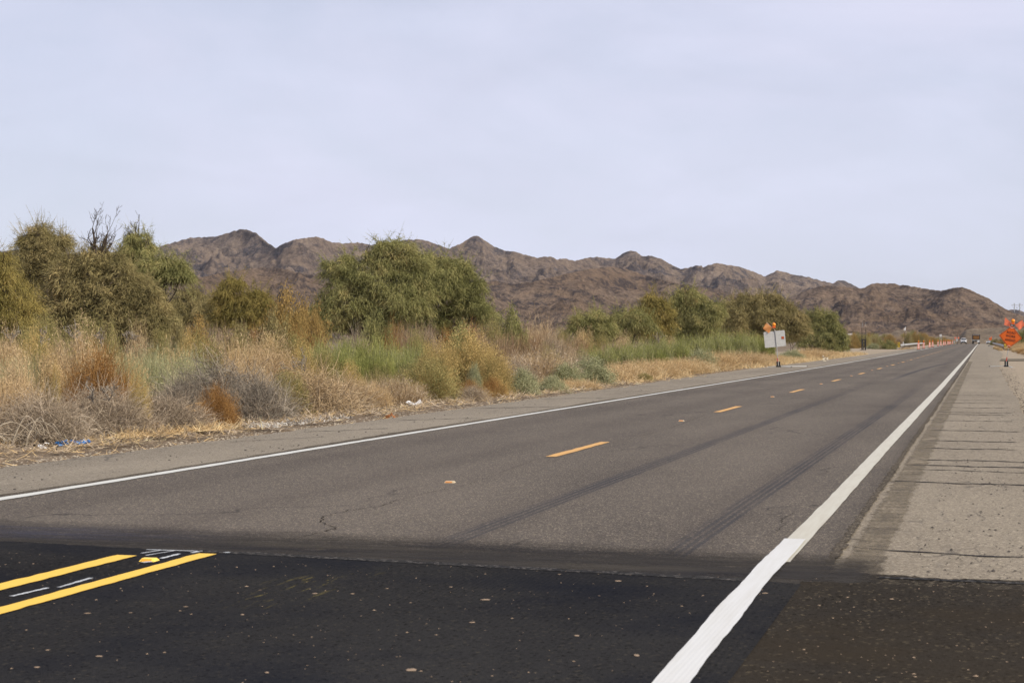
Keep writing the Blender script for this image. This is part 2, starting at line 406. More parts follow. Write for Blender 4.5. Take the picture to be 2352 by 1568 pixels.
# raw gravel and rumble strip beside the edge line
def rumble():
    t = NT('rumble_gravel'); v = t.coord(); X, Y, _ = t.xyz(v)
    n = t.noise(v, 34, 5, .8); b = t.noise(t.coord((3, .8, 1)), 2, 5)
    w = t.math('SINE', t.math('MULTIPLY', Y, 2 * math.pi / .31))
    c = t.mix(t.rng(n, .38, .62), (.062, .050, .036), (.34, .285, .205))
    c = t.mix(t.math('MULTIPLY', t.rng(b, .45, .7), .6), c, (.085, .075, .065))
    c = t.mix(t.math('MULTIPLY', t.rng(w, .2, -.8), .3), c, (.08, .066, .05))
    p = t.node('BsdfPrincipled', {'Base Color': c, 'Roughness': .95, 'Specular IOR Level': .05, 'Normal': t.bump(t.math('ADD', t.math('MULTIPLY', w, .6), n), .9, .012)})
    e = t.math('ADD', t.rng(t.math('ABSOLUTE', t.math('ADD', X, .74)), .17, .06), t.math('MULTIPLY', t.math('SUBTRACT', t.noise(v, 7, 6, .75), .5), 2.6))
    a = t.rng(e, .38, .62); a = t.math('MULTIPLY', a, t.rng(t.noise(t.coord((1, .5, 1)), 1.2, 4), .35, .6, .35, 1))
    ms = t.node('MixShader', {0: a, 1: t.node('BsdfTransparent').outputs[0], 2: p.outputs[0]}); t.l.new(ms.outputs[0], t.out.inputs['Surface']); return t.m
M_rum = rumble()
strip('rumble_strip', -.95, -.52, 11.3, 130, -.0042, M_rum, 0, 9, .3)
M_edge = asphalt('rough_asphalt_edge', (.060, .052, .043), (.088, .075, .06), (.2, .17, .13), 60, .008, spec=0.0)
strip('asphalt_edge', lambda s: -.98, lambda s: -.92 + .008 * math.sin(s * .7), 11.0, 160, .003, M_edge, .010, 11, .07)
strip('asphalt_edge', lambda s: -8.86 + .05 * math.sin(s * .4), lambda s: -8.68, 2, 160, -.002, M_edge, .02, 12, .25)

# fresh asphalt in the foreground
seam = lambda x: 11.33 - (x + 4.92) * .155
def patch(name, x0, x1, f0, f1, dz, mat, nx=60, jit=.012, seed=2):
    r = rng_(seed); V = []
    for i in range(nx + 1):
        x = x0 + (x1 - x0) * i / nx
        V += [(x, f0(x) if callable(f0) else f0, dz), (x, (f1(x) if callable(f1) else f1) + r.normal(0, jit), dz)]
    kind(link(name, mesh(name, V, [(2 * i, 2 * i + 2, 2 * i + 3, 2 * i + 1) for i in range(nx)], mat)), 'structure')
patch('tack_coat', -8.6, -.40, lambda x: seam(x) - .3, lambda x: seam(x) + 2.4, .004, M_tack, 90, .0)
patch('fresh_asphalt', -8.55, -1.02, -8, seam, .009, M_new, 120, .014)
patch('fresh_asphalt', -1.035, 1.9, -8, lambda x: 10.88 - (x + 1) * .06, .006, M_brown, 70, .02, 5)
M_skirt = asphalt('dark_smear', (.026, .0225, .019), (.040, .035, .029), (.13, .11, .08), 50, .004, spec=0.0)
patch('asphalt_smear', -1.0, 1.9, lambda x: 10.8 - (x + 1) * .06, lambda x: 11.36 - (x + 1) * .11 + .03 * math.sin(x * 7), .002, M_skirt, 90, .02, 6)
M_lip = asphalt('seam_lip', (.027, .027, .029), (.038, .037, .036), (.12, .11, .1), 50, .004, spec=0.0)
patch('asphalt_seam', -5.2, -1.3, lambda x: seam(x) - .03, lambda x: seam(x) + .085, .0115, M_lip, 70, .012, 8)
patch('asphalt_seam', -.6, 1.9, lambda x: 11.17 - (x + 1) * .09, lambda x: 11.25 - (x + 1) * .09, .0060, M_lip, 60, .012, 9)

# edge lines, dashes and double line
def wl_(a, b, amp, k): return lambda s: a + amp * math.sin(s * k) + amp * .6 * math.sin(s * k * 2.7 + 1)
cR = kx((5, -1.165), (6, -1.19), (7, -1.214), (8, -1.236), (9, -1.254), (10, -1.267), (11, -1.274), (12, -1.277), (13, -1.276), (14, -1.272), (16, -1.268), (24, -1.268), (38, -1.25), (60, -1.228), (100, -1.235), (150, -1.22), (220, -1.19), (400, -1.2), (1000, -1.2))
wR = kx((7, .155), (11, .16), (24, .165), (40, .175), (90, .19), (300, .22), (1000, .25))
strip('edge_line', lambda s: cR(s) - wR(s) / 2 - .0, lambda s: cR(s) + wR(s) / 2, 11.8, 720, .006, M_whiteo, .0025, 21, .3)
strip('edge_line', lambda s: cR(s) - .095 + .004 * math.sin(s * 3.1), lambda s: cR(s) + .058 + .005 * math.sin(s * 2.1 + 1), -6, 13.12, .0145, M_whitef, .0015, 22, .12)
strip('edge_line', lambda s: -8.64, lambda s: -8.50, -6, 430, .0065, M_white, .006, 23, .3)
for k in range(44):
    s0 = 21.85 + 14.63 * k
    strip('centre_dash', -5.225, -5.085, s0, s0 + 3.4, .0065, M_yelo, .006, 30 + k, .3)
strip('double_centre_line', -5.055, -4.925, -6, 11.22, .0150, M_yel, .0035, 24, .12)
strip('double_centre_line', -5.545, -5.395, -6, 11.0, .0150, M_yel, .004, 25, .12)
# chalk layout marks, measured on the road
def zz(x, y): return gnd(x * .43554 * .57422, (2048 + y * .43554) * .57422)
def chalk(a, b, w):
    a, b = Vector(zz(*a)), Vector(zz(*b)); t = (b - a).normalized(); n = Vector((-t.y, t.x)) * w / 2
    V = []; N = 16; r = rng_(int(a.x * 100) % 97 + 3)
    for i in range(N + 1):
        p = a.lerp(b, i / N); q = n * (r.uniform(.6, 1.15))
        V += [(p.x - q.x, p.y - q.y, .0135), (p.x + q.x, p.y + q.y, .0135)]
    kind(link('chalk_mark', mesh('chalk_mark', V, [(2 * i, 2 * i + 2, 2 * i + 3, 2 * i + 1) for i in range(N)], M_chalk)), 'structure')
for a, b, w in (((105, 790), (440, 712), .03), ((540, 708), (838, 620), .03), ((1300, 392), (1470, 365), .02), ((1340, 412), (1600, 368), .02),
                ((1480, 440), (1648, 397), .035), ((1310, 478), (1390, 468), .045), ((1345, 358), (1860, 374), .03), ((1760, 388), (1850, 370), .03), ((2060, 384), (2110, 386), .04)):
    chalk(a, b, w)

# crack sealant poured across both shoulders
def seals():
    mb = MB(); r = rng_(77)
    def seal(x0, x1, s, slant, w, ph):
        N = 26; V = []
        for i in range(N + 1):
            f = i / N; x = x0 + (x1 - x0) * f
            y = s - slant * f * (x1 - x0) + (.05 + .02 * math.sin(ph)) * math.sin(f * (5 + ph) + ph) + .02 * math.sin(f * 23 + ph)
            if f > .8: y -= .5 * (f - .8) ** 1.5
            ww = 1.8 * w * (.75 + .3 * math.sin(f * 31 + ph)) * (1 if .05 < f < .95 else .35)
            z = float(gz(y)) - .0035
            V += [(x, y - ww, z), (x, y + ww, z)]
        mb.add(V, [(2 * i, 2 * i + 2, 2 * i + 3, 2 * i + 1) for i in range(N)])
    zy = [(195, .012), (215, .01), (240, .018), (258, .012), (295, .016), (308, .01), (340, .02), (360, .02), (384, .022), (435, .01), (462, .05), (512, .035), (543, .035), (590, .045), (640, .05), (662, .04), (726, .035), (828, .04), (935, .035), (1013, .04), (1133, .032), (1190, .036), (1238, .018), (1365, .035)]
    for y, w in zy:
        Y = (1400 + y * .3826) * .57422; x, s = gnd(2075, Y)
        seal(-.92 + r.uniform(-.08, .14), .55 + r.uniform(-.1, .15), s, .16, w * .85 * r.uniform(.8, 1.2), r.uniform(0, 6))
    seal(-.86, 1.4, 12.75, .15, .016, 2)
    for s in np.arange(66, 240, 4.5): seal(-.8, .7, s + r.uniform(-1, 1), .2, .03 + s * .0002, r.uniform(0, 6))
    for s, x0, x1, sl, w in ((27, -10.4, -9.4, 1.6, .03), (31.5, -10.3, -9.0, 1.0, .03), (37.5, -10.6, -8.9, .9, .04), (44, -10.7, -9.0, 1.0, .035), (51, -10.6, -9.2, .6, .04), (57, -10.8, -8.9, .8, .04), (64, -10.8, -9.4, .4, .04), (24, -10.4, -9.5, 2.0, .02), (72, -11, -9, .5, .04), (85, -11, -9, .4, .04)):
        seal(x0, x1, s, -sl, w, r.uniform(0, 6))
    kind(mb.build('crack_sealant', M_seal), 'structure')
seals()

def cracks():
    mb = MB(); r = random.Random(12)
    for path, w in ((((560, 1226), (690, 1222), (745, 1221), (770, 1213), (738, 1200), (742, 1186), (800, 1172), (870, 1164), (905, 1150), (960, 1148)), .012),
                    (((770, 1213), (700, 1232), (640, 1240)), .010), (((905, 1150), (1000, 1128), (1080, 1112), (1130, 1092)), .007),
                    (((1405, 1016), (1470, 1002), (1540, 983), (1620, 952)), .010), (((1130, 1092), (1190, 1070), (1240, 1052)), .006),
                    (((1780, 1222), (1800, 1205), (1796, 1192), (1830, 1176)), .008), (((0, 1168), (120, 1160), (260, 1152)), .006)):
        P = [Vector(gnd(*q)) for q in path]; Q = []
        for a, b in zip(P, P[1:]):
            n = max(2, int((b - a).length / .06))
            for i in range(n): Q.append(a.lerp(b, i / n) + Vector((r.gauss(0, .012), r.gauss(0, .012))))
        V = []
        for i, q in enumerate(Q):
            t = (Q[min(i + 1, len(Q) - 1)] - Q[max(0, i - 1)]).normalized(); nn = Vector((-t.y, t.x)) * w * .32 * r.uniform(.3, 1.3)
            V += [(q.x - nn.x, q.y - nn.y, .0032), (q.x + nn.x, q.y + nn.y, .0032)]
        mb.add(V, [(2 * i, 2 * i + 2, 2 * i + 3, 2 * i + 1) for i in range(len(Q) - 1)])
    kind(mb.build('road_crack', simple('dark_crack', (.012, .011, .010), .95, 0, 0)), 'structure')  # thin near-black strips laid along the crack paths
cracks()
# ------------------------------------------------------------------ mountains
def perlin(x, y, seed):
    r = rng_(seed); P = r.permutation(512); G = r.normal(size=(512, 2)); G /= np.linalg.norm(G, axis=1)[:, None]
    xi, yi = np.floor(x).astype(int), np.floor(y).astype(int); xf, yf = x - xi, y - yi
    def g(i, j):
        k = P[(P[i & 511] + j) & 511]; return G[k, 0] * (x - i) + G[k, 1] * (y - j)
    u, v = xf ** 3 * (xf * (xf * 6 - 15) + 10), yf ** 3 * (yf * (yf * 6 - 15) + 10)
    a = g(xi, yi) * (1 - u) + g(xi + 1, yi) * u; b = g(xi, yi + 1) * (1 - u) + g(xi + 1, yi + 1) * u
    return (a * (1 - v) + b * v) * 1.5
def ridged(x, y, seed, octs=6, gain=.52):
    s = 0; a = 1; t = 0; w = 1
    for k in range(octs):
        n = 1 - np.abs(perlin(x, y, seed + k)); n = n * n * w; w = np.clip(n * 1.6, 0, 1)
        s = s + n * a; t += a; a *= gain; x = x * 2.03 + 7.1; y = y * 2.03 + 3.3
    return s / t

def rock_mat(name, tan, rock, blue, pale, fs=1.0):
    t = NT(name); v = t.coord()
    wv = t.node('VectorMath', {0: v, 1: t.node('VectorMath', {0: t.node('TexNoise', {'Vector': v, 'Scale': .03, 'Detail': 5}).outputs['Color'], 'Scale': 13.0}, operation='SCALE').outputs[0]}, operation='ADD').outputs[0]
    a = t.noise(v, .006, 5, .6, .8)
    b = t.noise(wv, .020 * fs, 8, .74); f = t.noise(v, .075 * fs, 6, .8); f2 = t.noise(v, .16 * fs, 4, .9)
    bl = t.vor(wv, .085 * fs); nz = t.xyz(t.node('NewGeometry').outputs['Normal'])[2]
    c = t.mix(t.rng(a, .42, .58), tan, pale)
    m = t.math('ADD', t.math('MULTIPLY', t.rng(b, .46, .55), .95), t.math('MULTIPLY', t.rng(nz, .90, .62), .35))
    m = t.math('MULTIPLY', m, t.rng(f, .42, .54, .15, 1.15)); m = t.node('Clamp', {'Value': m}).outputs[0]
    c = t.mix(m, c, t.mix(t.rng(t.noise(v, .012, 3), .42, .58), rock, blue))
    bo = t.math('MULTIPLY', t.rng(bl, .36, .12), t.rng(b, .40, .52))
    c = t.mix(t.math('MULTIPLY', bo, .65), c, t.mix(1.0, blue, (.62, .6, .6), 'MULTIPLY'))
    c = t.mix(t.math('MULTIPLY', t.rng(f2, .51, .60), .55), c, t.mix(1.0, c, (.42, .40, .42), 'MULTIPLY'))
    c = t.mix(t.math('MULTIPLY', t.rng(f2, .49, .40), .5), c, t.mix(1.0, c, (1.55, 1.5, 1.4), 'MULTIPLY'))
    h = t.math('ADD', t.math('MULTIPLY', b, 1.4), t.math('ADD', t.math('MULTIPLY', f, .5), t.math('MULTIPLY', f2, .22)))
    return t.pbr(c, .95, 0, t.bump(h, 1.0, 9.0), .03)
M_far = rock_mat('far_mountain_rock', (.192, .142, .104), (.098, .074, .062), (.072, .061, .063), (.222, .170, .128), 1.2)  # bluer than the near rock: far haze is partly put into the colour
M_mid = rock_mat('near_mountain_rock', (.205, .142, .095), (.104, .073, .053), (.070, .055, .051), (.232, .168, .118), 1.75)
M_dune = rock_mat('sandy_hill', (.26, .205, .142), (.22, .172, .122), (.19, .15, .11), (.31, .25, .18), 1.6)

CREST_FAR = [(-900, 660), (-500, 640), (-250, 610), (-100, 588), (0, 578), (42, 573), (90, 592), (160, 600), (230, 590), (300, 583), (347, 571.6), (437, 546), (495, 543.5), (520, 536), (550, 527), (568, 527.5), (587, 535), (610, 553), (633, 570.4), (650, 560), (676, 550.4), (705, 546), (731, 543.4), (763, 556.5), (790, 559), (820, 556.5), (853, 562.5), (888, 557), (910, 556.5), (923, 551.6), (956, 549.6), (974, 551), (998, 559), (1031, 571.6), (1064, 556.5), (1086, 542.3), (1098, 541.8), (1113, 551.6), (1133, 565.4), (1163, 576.6), (1176, 577), (1208, 585), (1236, 592.8), (1248, 589), (1271, 590.8), (1278, 596.6), (1291, 592.8), (1321, 599), (1346, 592.8), (1368, 589.8), (1413, 594.8), (1433, 580.3), (1448, 575.3), (1461, 577.8), (1476, 589), (1496, 587.3), (1521, 595.3), (1546, 610.3), (1563, 617.9), (1601, 609.8), (1612, 610), (1615, 615), (1626, 609), (1648, 604), (1668, 607.8), (1701, 613), (1738, 626.6), (1756, 635.4), (1783, 621.5), (1800, 623.6), (1822, 631), (1843, 633.5), (1870, 639.8), (1887, 645), (1913, 650.5), (1926, 644), (1938, 643.7), (1955, 651.7), (1974, 662), (2000, 668), (2100, 690), (2200, 715), (2300, 735), (2500, 760), (3200, 775)]
CREST_MID = [(-900, 700), (-300, 655), (-100, 645), (100, 640), (300, 655), (430, 645), (500, 628), (560, 618), (600, 614), (650, 617), (700, 630), (737, 634), (763, 660), (800, 690), (850, 700), (930, 690), (1000, 672), (1060, 655), (1110, 648), (1140, 645), (1176, 652), (1220, 648), (1290, 632), (1330, 622), (1400, 612), (1440, 617), (1480, 632), (1560, 652), (1650, 664), (1700, 678), (1730, 690), (1770, 694), (1800, 690), (1850, 668), (1890, 655), (1930, 658), (1974, 662.5), (1985, 661), (2000, 652.6), (2014, 650), (2038, 651.7), (2048, 649.5), (2067, 655), (2080, 655), (2125, 663), (2160, 668), (2190, 661), (2210, 659.5), (2225, 664), (2253, 677.6), (2267, 682.8), (2286, 695.2), (2304, 706.3), (2320, 714), (2360, 735), (2420, 752), (2600, 768), (3200, 780)]
CREST_BACK = [(2200, 760), (2290, 722), (2317, 711.5), (2328, 710.5), (2341, 711.8), (2352, 717), (2420, 738), (2600, 745), (3200, 760)]
CREST_DUNE = [(1800, 783), (1880, 776), (1945, 768), (2000, 770), (2045, 764), (2062, 757.5), (2078, 758), (2095, 764), (2125, 774), (2150, 773), (2168, 771), (2190, 776), (2203, 777), (2211, 764), (2219, 757), (2235, 755.5), (2250, 757), (2262, 755), (2300, 753.5), (2352, 755), (2420, 761), (2700, 775)]

def terrain(name, crest, u0, u1, du, Z0, Zc, Zb, nz_, mat, seed, rough=1.0, basez=-2.0):
    us = np.arange(u0, u1 + du, du)
    cu, cy = np.array([a for a, b in crest]), np.array([b for a, b in crest])
    r = rng_(seed)
    jag = perlin(us / 9.0, us * 0 + seed, seed) * 1.7 + perlin(us / 3.5, us * 0 + 1.3, seed + 1) * .9
    yc = np.interp(us, cu, cy) + jag * np.clip((784 - np.interp(us, cu, cy)) / 90, 0, 1) * rough
    y0 = np.interp(us, cu, cy); ang = (784 - y0) / F; dang = (y0 - yc) / F
    zc = Zc * (1 + .10 * perlin(us / 260.0, us * 0 + 2.2, seed + 2))
    T = np.concatenate([np.linspace(0, 1, nz_), 1 + np.linspace(0, 1, 12)[1:] ** 1.2])
    U, TT = np.meshgrid(us, T)
    ZC = np.broadcast_to(zc, U.shape)
    Z = np.where(TT <= 1, Z0 + (ZC - Z0) * TT, ZC + (Zb - ZC) * (TT - 1))
    X = (U - CX) / F * Z
    wx, wy = X * cT - Z * sT, X * sT + Z * cT
    L = 230.0 if Zc > 2500 else 150.0
    n1 = ridged(wx / L + perlin(wx / 400, wy / 400, seed + 60) * .5, wy / (L * 1.5), seed + 10, 7, .55)
    n2 = ridged(wx / 60, wy / 75, seed + 30, 5, .6)
    t = np.clip(TT, 0, 1)
    spur = perlin(U / 130.0 + (1 - t) * .9, t * 1.3, seed + 50)
    p = t ** (1.15 + .9 * spur)
    # gullies deepen away from the crest line
    k = (1 - t) ** .65
    p = p * (1 - k * .90 * rough * (1 - np.clip((n1 - .25) * 1.8, 0, 1))) * (1 - k * .26 * rough * (1 - np.clip(n2 * 1.5, 0, 1)))
    A = ang[None, :] + dang[None, :] * np.clip(1 - np.abs(1 - TT) * 26, 0, 1)
    h = np.where(TT <= 1, H + A * Z * 1.0 * p + (basez - H) * (1 - t) ** 2,
                 (H + A * ZC) * np.clip(1 - (TT - 1), 0, 1) ** 1.3 + basez * np.clip(TT - 1, 0, 1))
    RA = 11 if Zc > 2500 else 6.5
    rk = (ridged(wx / 34, wy / 34, seed + 90, 4, .7) - .45) * RA + (ridged(wx / 110, wy / 110, seed + 95, 3, .6) - .45) * RA * 1.6
    h = h + rk * rough * np.clip((1 - t) * 12, 0, 1) * np.clip(t * 3.5, .12, 1) * np.where(TT <= 1, 1, 0)
    V = np.stack([wx, wy, h], -1).reshape(-1, 3); ny, nx = h.shape
    idx = np.arange(ny * nx).reshape(ny, nx)
    Fc = np.stack([idx[:-1, :-1], idx[:-1, 1:], idx[1:, 1:], idx[1:, :-1]], -1).reshape(-1, 4)
    return kind(link(name, mesh(name, V, Fc, mat, smooth=True)), 'structure')
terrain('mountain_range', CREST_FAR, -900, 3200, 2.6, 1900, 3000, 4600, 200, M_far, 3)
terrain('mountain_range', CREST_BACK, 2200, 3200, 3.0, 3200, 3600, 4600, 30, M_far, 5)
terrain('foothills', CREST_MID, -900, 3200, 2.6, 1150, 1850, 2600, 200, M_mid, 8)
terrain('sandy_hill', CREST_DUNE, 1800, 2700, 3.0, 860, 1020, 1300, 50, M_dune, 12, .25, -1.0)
# ------------------------------------------------------------------ vegetation
BR = 1.28
def leaf_mat(name, stops, sc=1.2, trans=.25, patch_=.35):
    t = NT(name); v = t.coord()
    rnd = t.node('NewGeometry').outputs['Random Per Island']
    ob = t.node('ObjectInfo').outputs['Random']
    n = t.noise(v, sc, 4, .6)
    f = t.math('ADD', t.math('MULTIPLY', rnd, 1 - patch_), t.math('MULTIPLY', t.rng(n, .3, .7), patch_))
    f = t.math('ADD', f, t.math('MULTIPLY', t.math('SUBTRACT', ob, .5), .10))
    c = t.ramp(f, [(p, tuple(min(.8, (x * .9 + sum(k) / 3 * .1) * BR) for x in k)) for p, k in stops])
    d = t.node('BsdfDiffuse', {'Color': c, 'Roughness': .6})
    tr = t.node('BsdfTranslucent', {'Color': c})
    ms = t.node('MixShader', {0: trans * .55, 1: d.outputs[0], 2: tr.outputs[0]})
    t.l.new(ms.outputs[0], t.out.inputs['Surface']); return t.m

MV = {
 'grey': leaf_mat('grey_twigs', [(0.0, (0.1104, 0.0822, 0.0532)), (0.4, (0.2429, 0.1875, 0.1262)), (0.75, (0.3974, 0.3159, 0.2218)), (1, (0.6182, 0.516, 0.3844))], .8, .08),
 'darkgrey': leaf_mat('dark_grey_twigs', [(0.0, (0.0805, 0.0644, 0.0483)), (0.45, (0.1782, 0.1495, 0.1127)), (0.8, (0.322, 0.276, 0.2127)), (1, (0.575, 0.506, 0.414))], .8, .08),
 'tan': leaf_mat('tan_twigs', [(0.0, (0.1707, 0.1117, 0.0549)), (0.4, (0.3628, 0.2585, 0.1372)), (0.75, (0.5122, 0.3826, 0.2176)), (1, (0.6829, 0.548, 0.3406))], .7, .12),
 'straw': leaf_mat('straw', [(0.0, (0.2444, 0.1556, 0.0643)), (0.4, (0.4481, 0.3113, 0.1463)), (0.75, (0.5907, 0.4401, 0.2223)), (1, (0.7537, 0.6226, 0.3978))], .7, .2),
 'yellow': leaf_mat('yellow_bloom', [(.0, (.17, .128, .040)), (.4, (.36, .255, .090)), (.75, (.53, .38, .13)), (1, (.68, .51, .22))], .9, .2, .5),
 'olive': leaf_mat('olive_stems', [(0.0, (0.0978, 0.0975, 0.0308)), (0.5, (0.2185, 0.1938, 0.066)), (1, (0.414, 0.325, 0.121))], .9, .15, .5),
 'rust': leaf_mat('rust_twigs', [(0.0, (0.0978, 0.0456, 0.0132)), (0.4, (0.23, 0.114, 0.0308)), (0.8, (0.3795, 0.21, 0.0605)), (1, (0.529, 0.348, 0.121))], .9, .12, .5),
 'green': leaf_mat('green_stems', [(0.0, (0.0966, 0.1069, 0.0293)), (0.4, (0.193, 0.2067, 0.0522)), (0.75, (0.3267, 0.3208, 0.094)), (1, (0.6237, 0.5275, 0.1881))], .6, .2, .5),
 'sage': leaf_mat('sage_leaves', [(0.0, (0.119, 0.125, 0.0605)), (0.45, (0.245, 0.25, 0.1265)), (0.8, (0.42, 0.4062, 0.2255)), (1, (0.672, 0.575, 0.33))], .9, .2, .4),
 'palegreen': leaf_mat('pale_green_leaves', [(.0, (.15, .15, .065)), (.45, (.29, .28, .135)), (.8, (.43, .41, .22)), (1, (.60, .52, .30))], .9, .2, .4),
 'brown': leaf_mat('brown_twigs', [(0.0, (0.121, 0.0851, 0.0518)), (0.4, (0.253, 0.1782, 0.1086)), (0.8, (0.396, 0.299, 0.1863)), (1, (0.594, 0.4945, 0.3312))], .6, .08, .5),
 'red': leaf_mat('reddish_twigs', [(0.0, (0.1155, 0.0667, 0.0325)), (0.5, (0.2572, 0.161, 0.083)), (1, (0.441, 0.3335, 0.1804))], .6, .08, .5),
 'orange': leaf_mat('orange_foliage', [(0.0, (0.11, 0.0825, 0.0275)), (0.4, (0.242, 0.1628, 0.0495)), (0.8, (0.374, 0.242, 0.0715)), (1, (0.506, 0.363, 0.132))], .5, .2, .5),
 'tam': leaf_mat('tamarisk_foliage', [(0.0, (0.0802, 0.0851, 0.0279)), (0.35, (0.1668, 0.1648, 0.0535)), (0.65, (0.2738, 0.2551, 0.0906)), (0.88, (0.3938, 0.3256, 0.122)), (1, (0.4807, 0.299, 0.1103))], 1.1, .22, .6),
 'tamgold': leaf_mat('golden_tamarisk_foliage', [(0.0, (0.0899, 0.0785, 0.0219)), (0.35, (0.1853, 0.1527, 0.0402)), (0.7, (0.3033, 0.2345, 0.0638)), (1, (0.4268, 0.2836, 0.0775))], 1.0, .22, .6),
 'tamdull': leaf_mat('dull_tamarisk_foliage', [(0.0, (0.0964, 0.0841, 0.0322)), (0.4, (0.1984, 0.1654, 0.0643)), (0.75, (0.3188, 0.2574, 0.1065)), (1, (0.51, 0.3808, 0.1658))], 1.0, .2, .6),
}
M_bark = simple('bark', (.085, .066, .050), .95, 0, .1, .5, 9)
M_dead = simple('bare_wood', (.19, .155, .12), .9, 0, .1, .4, 9)

def ribbons(P, D, L, W, nseg=4, curl=.35, droop=0.0, seed=0, taper=.25, wob=0.0):
    """P,D: (n,3); thin strands as one island each"""
    r = rng_(seed); n = len(P)
    D = D / np.maximum(np.linalg.norm(D, axis=1)[:, None], 1e-6)
    S = np.cross(D, r.normal(size=(n, 3))); S /= np.maximum(np.linalg.norm(S, axis=1)[:, None], 1e-6)
    bend = r.normal(size=(n, 3)) * curl
    V = np.empty((n, nseg + 1, 2, 3)); p = P.copy(); d = D.copy(); st = (L / nseg)[:, None]
    for k in range(nseg + 1):
        w = (W * (1 - (1 - taper) * k / nseg))[:, None] * .5
        V[:, k, 0] = p - S * w; V[:, k, 1] = p + S * w
        d = d + bend / nseg + r.normal(size=(n, 3)) * wob; d[:, 2] -= droop / nseg
        d /= np.linalg.norm(d, axis=1)[:, None]; p = p + d * st
    base = (np.arange(n) * (nseg + 1) * 2)[:, None, None]
    k = np.arange(nseg)[None, :, None] * 2
    q = np.array([0, 1, 3, 2])[None, None, :]
    return V.reshape(-1, 3), (base + k + q).reshape(-1, 4)
def merge(parts):
    V = []; Fc = []; M = []; n = 0
    for (v, f), m in parts:
        V.append(v); Fc.append(f + n); M.append(np.full(len(f), m)); n += len(v)
    return np.concatenate(V), np.concatenate(Fc), np.concatenate(M)
def dome(n, r, seed, lump=.25, inner=.0):
    """points in a lumpy half-dome of radius 1, height 1"""
    a = r.uniform(0, 2 * np.pi, n); z = r.uniform(0, 1, n) ** .8
    rad = np.sqrt(np.clip(1 - z * z, 0, 1)) * (inner + (1 - inner) * r.uniform(0, 1, n) ** .45)
    k = 1 + lump * np.sin(a * 2 + seed) * .6 + lump * np.sin(a * 5 + seed * 2.1 + z * 4) * .5
    return np.stack([rad * k * np.cos(a), rad * k * np.sin(a), z * (inner + (1 - inner) * r.uniform(.35, 1, n)) * (1 + lump * .5 * np.sin(a * 3 + seed * 1.7))], -1)

# each maker returns a mesh about 2 m wide (radius 1) and 1 m high, rooted at the origin
def tumble(seed, mats, n=5200, w=.009, curl=.9, k=1.0, ln=(.25, .7)):
    r = rng_(seed); P = dome(n, r, seed) * [.9, .9, .8]
    D = P * [1, 1, .5] * .35 + r.normal(size=(n, 3)) * [.8, .8, .6] + [0, 0, .15]
    a = ribbons(P, D, r.uniform(*ln, n), r.uniform(.45, 1.1, n) * w, 7, curl * 1.5, .25, seed, .5, .22)
    n2 = n // 6; a2 = r.uniform(0, 2 * np.pi, n2); q = np.stack([np.cos(a2), np.sin(a2), r.uniform(.25, 1.9, n2)], -1)
    b = ribbons(q * [.4, .4, 0], q, r.uniform(.55, 1.1, n2), r.uniform(.7, 1.4, n2) * w, 8, 1.0, .6, seed + 1, .35, .16)
    V, Fc, M = merge([(a, 0), (b, 1)])
    V[:, 2] = np.abs(V[:, 2]); return mesh('shrub', V, Fc, mats, M)
def tuft(seed, mats, n=4200, w=.010, spread=.55, curl=.3, droop=.5, heads=True, ln=(.55, 1.05), rad=.85):
    r = rng_(seed); a = r.uniform(0, 2 * np.pi, n); q = r.uniform(0, 1, n) ** .5 * rad
    P = np.stack([q * np.cos(a), q * np.sin(a), np.zeros(n)], -1)
    D = np.stack([P[:, 0] * spread, P[:, 1] * spread, np.full(n, 1.)], -1) + r.normal(size=(n, 3)) * [.28, .28, .1]
    L = r.uniform(*ln, n) * (1.05 - .45 * q ** 2)
    a_ = ribbons(P, D, L, r.uniform(.5, 1.2, n) * w, 5, curl, droop, seed, .25, .05)
    parts = [(a_, 0)]
    if heads:
        m = n * 2 // 3; tips = a_[0].reshape(n, 6, 2, 3)[:, -1].mean(1)[r.integers(0, n, m)]
        tips = tips - [0, 0, 1] * r.uniform(0, .28, (m, 1))
        parts.append((ribbons(tips + r.normal(size=(m, 3)) * .03, r.normal(size=(m, 3)) + [0, 0, .6], r.uniform(.03, .09, m), r.uniform(.7, 1.6, m) * w * 1.3, 1, 0, 0, seed + 5, .5), 1))
    V, Fc, M = merge(parts); V[:, 2] = np.abs(V[:, 2]); return mesh('shrub', V, Fc, mats, M)
def leafy(seed, mats, stems=700, leaves=14000, lw=.020, ll=.05, up=.5, lump=.3):
    r = rng_(seed); a = r.uniform(0, 2 * np.pi, stems)
    q = np.stack([np.cos(a) * r.uniform(.1, 1, stems), np.sin(a) * r.uniform(.1, 1, stems), r.uniform(.4, 1.6, stems)], -1)
    st = ribbons(q * [.15, .15, 0], q, r.uniform(.55, 1.05, stems), r.uniform(.6, 1.2, stems) * .010, 5, .4, .3, seed, .3, .06)
    nc = 240; C = dome(nc, r, seed, lump, .35)
    L = C[r.integers(0, nc, leaves)] + r.normal(size=(leaves, 3)) * [.10, .10, .085]
    D = r.normal(size=(leaves, 3)) * [1, 1, .8] + [0, 0, up]
    lv = ribbons(L, D, r.uniform(.6, 1.4, leaves) * ll, r.uniform(.6, 1.3, leaves) * lw, 1, 0, 0, seed + 3, .3)
    V, Fc, M = merge([(st, 1), (lv, 0)]); V[:, 2] = np.abs(V[:, 2]); return mesh('shrub', V, Fc, mats, M)
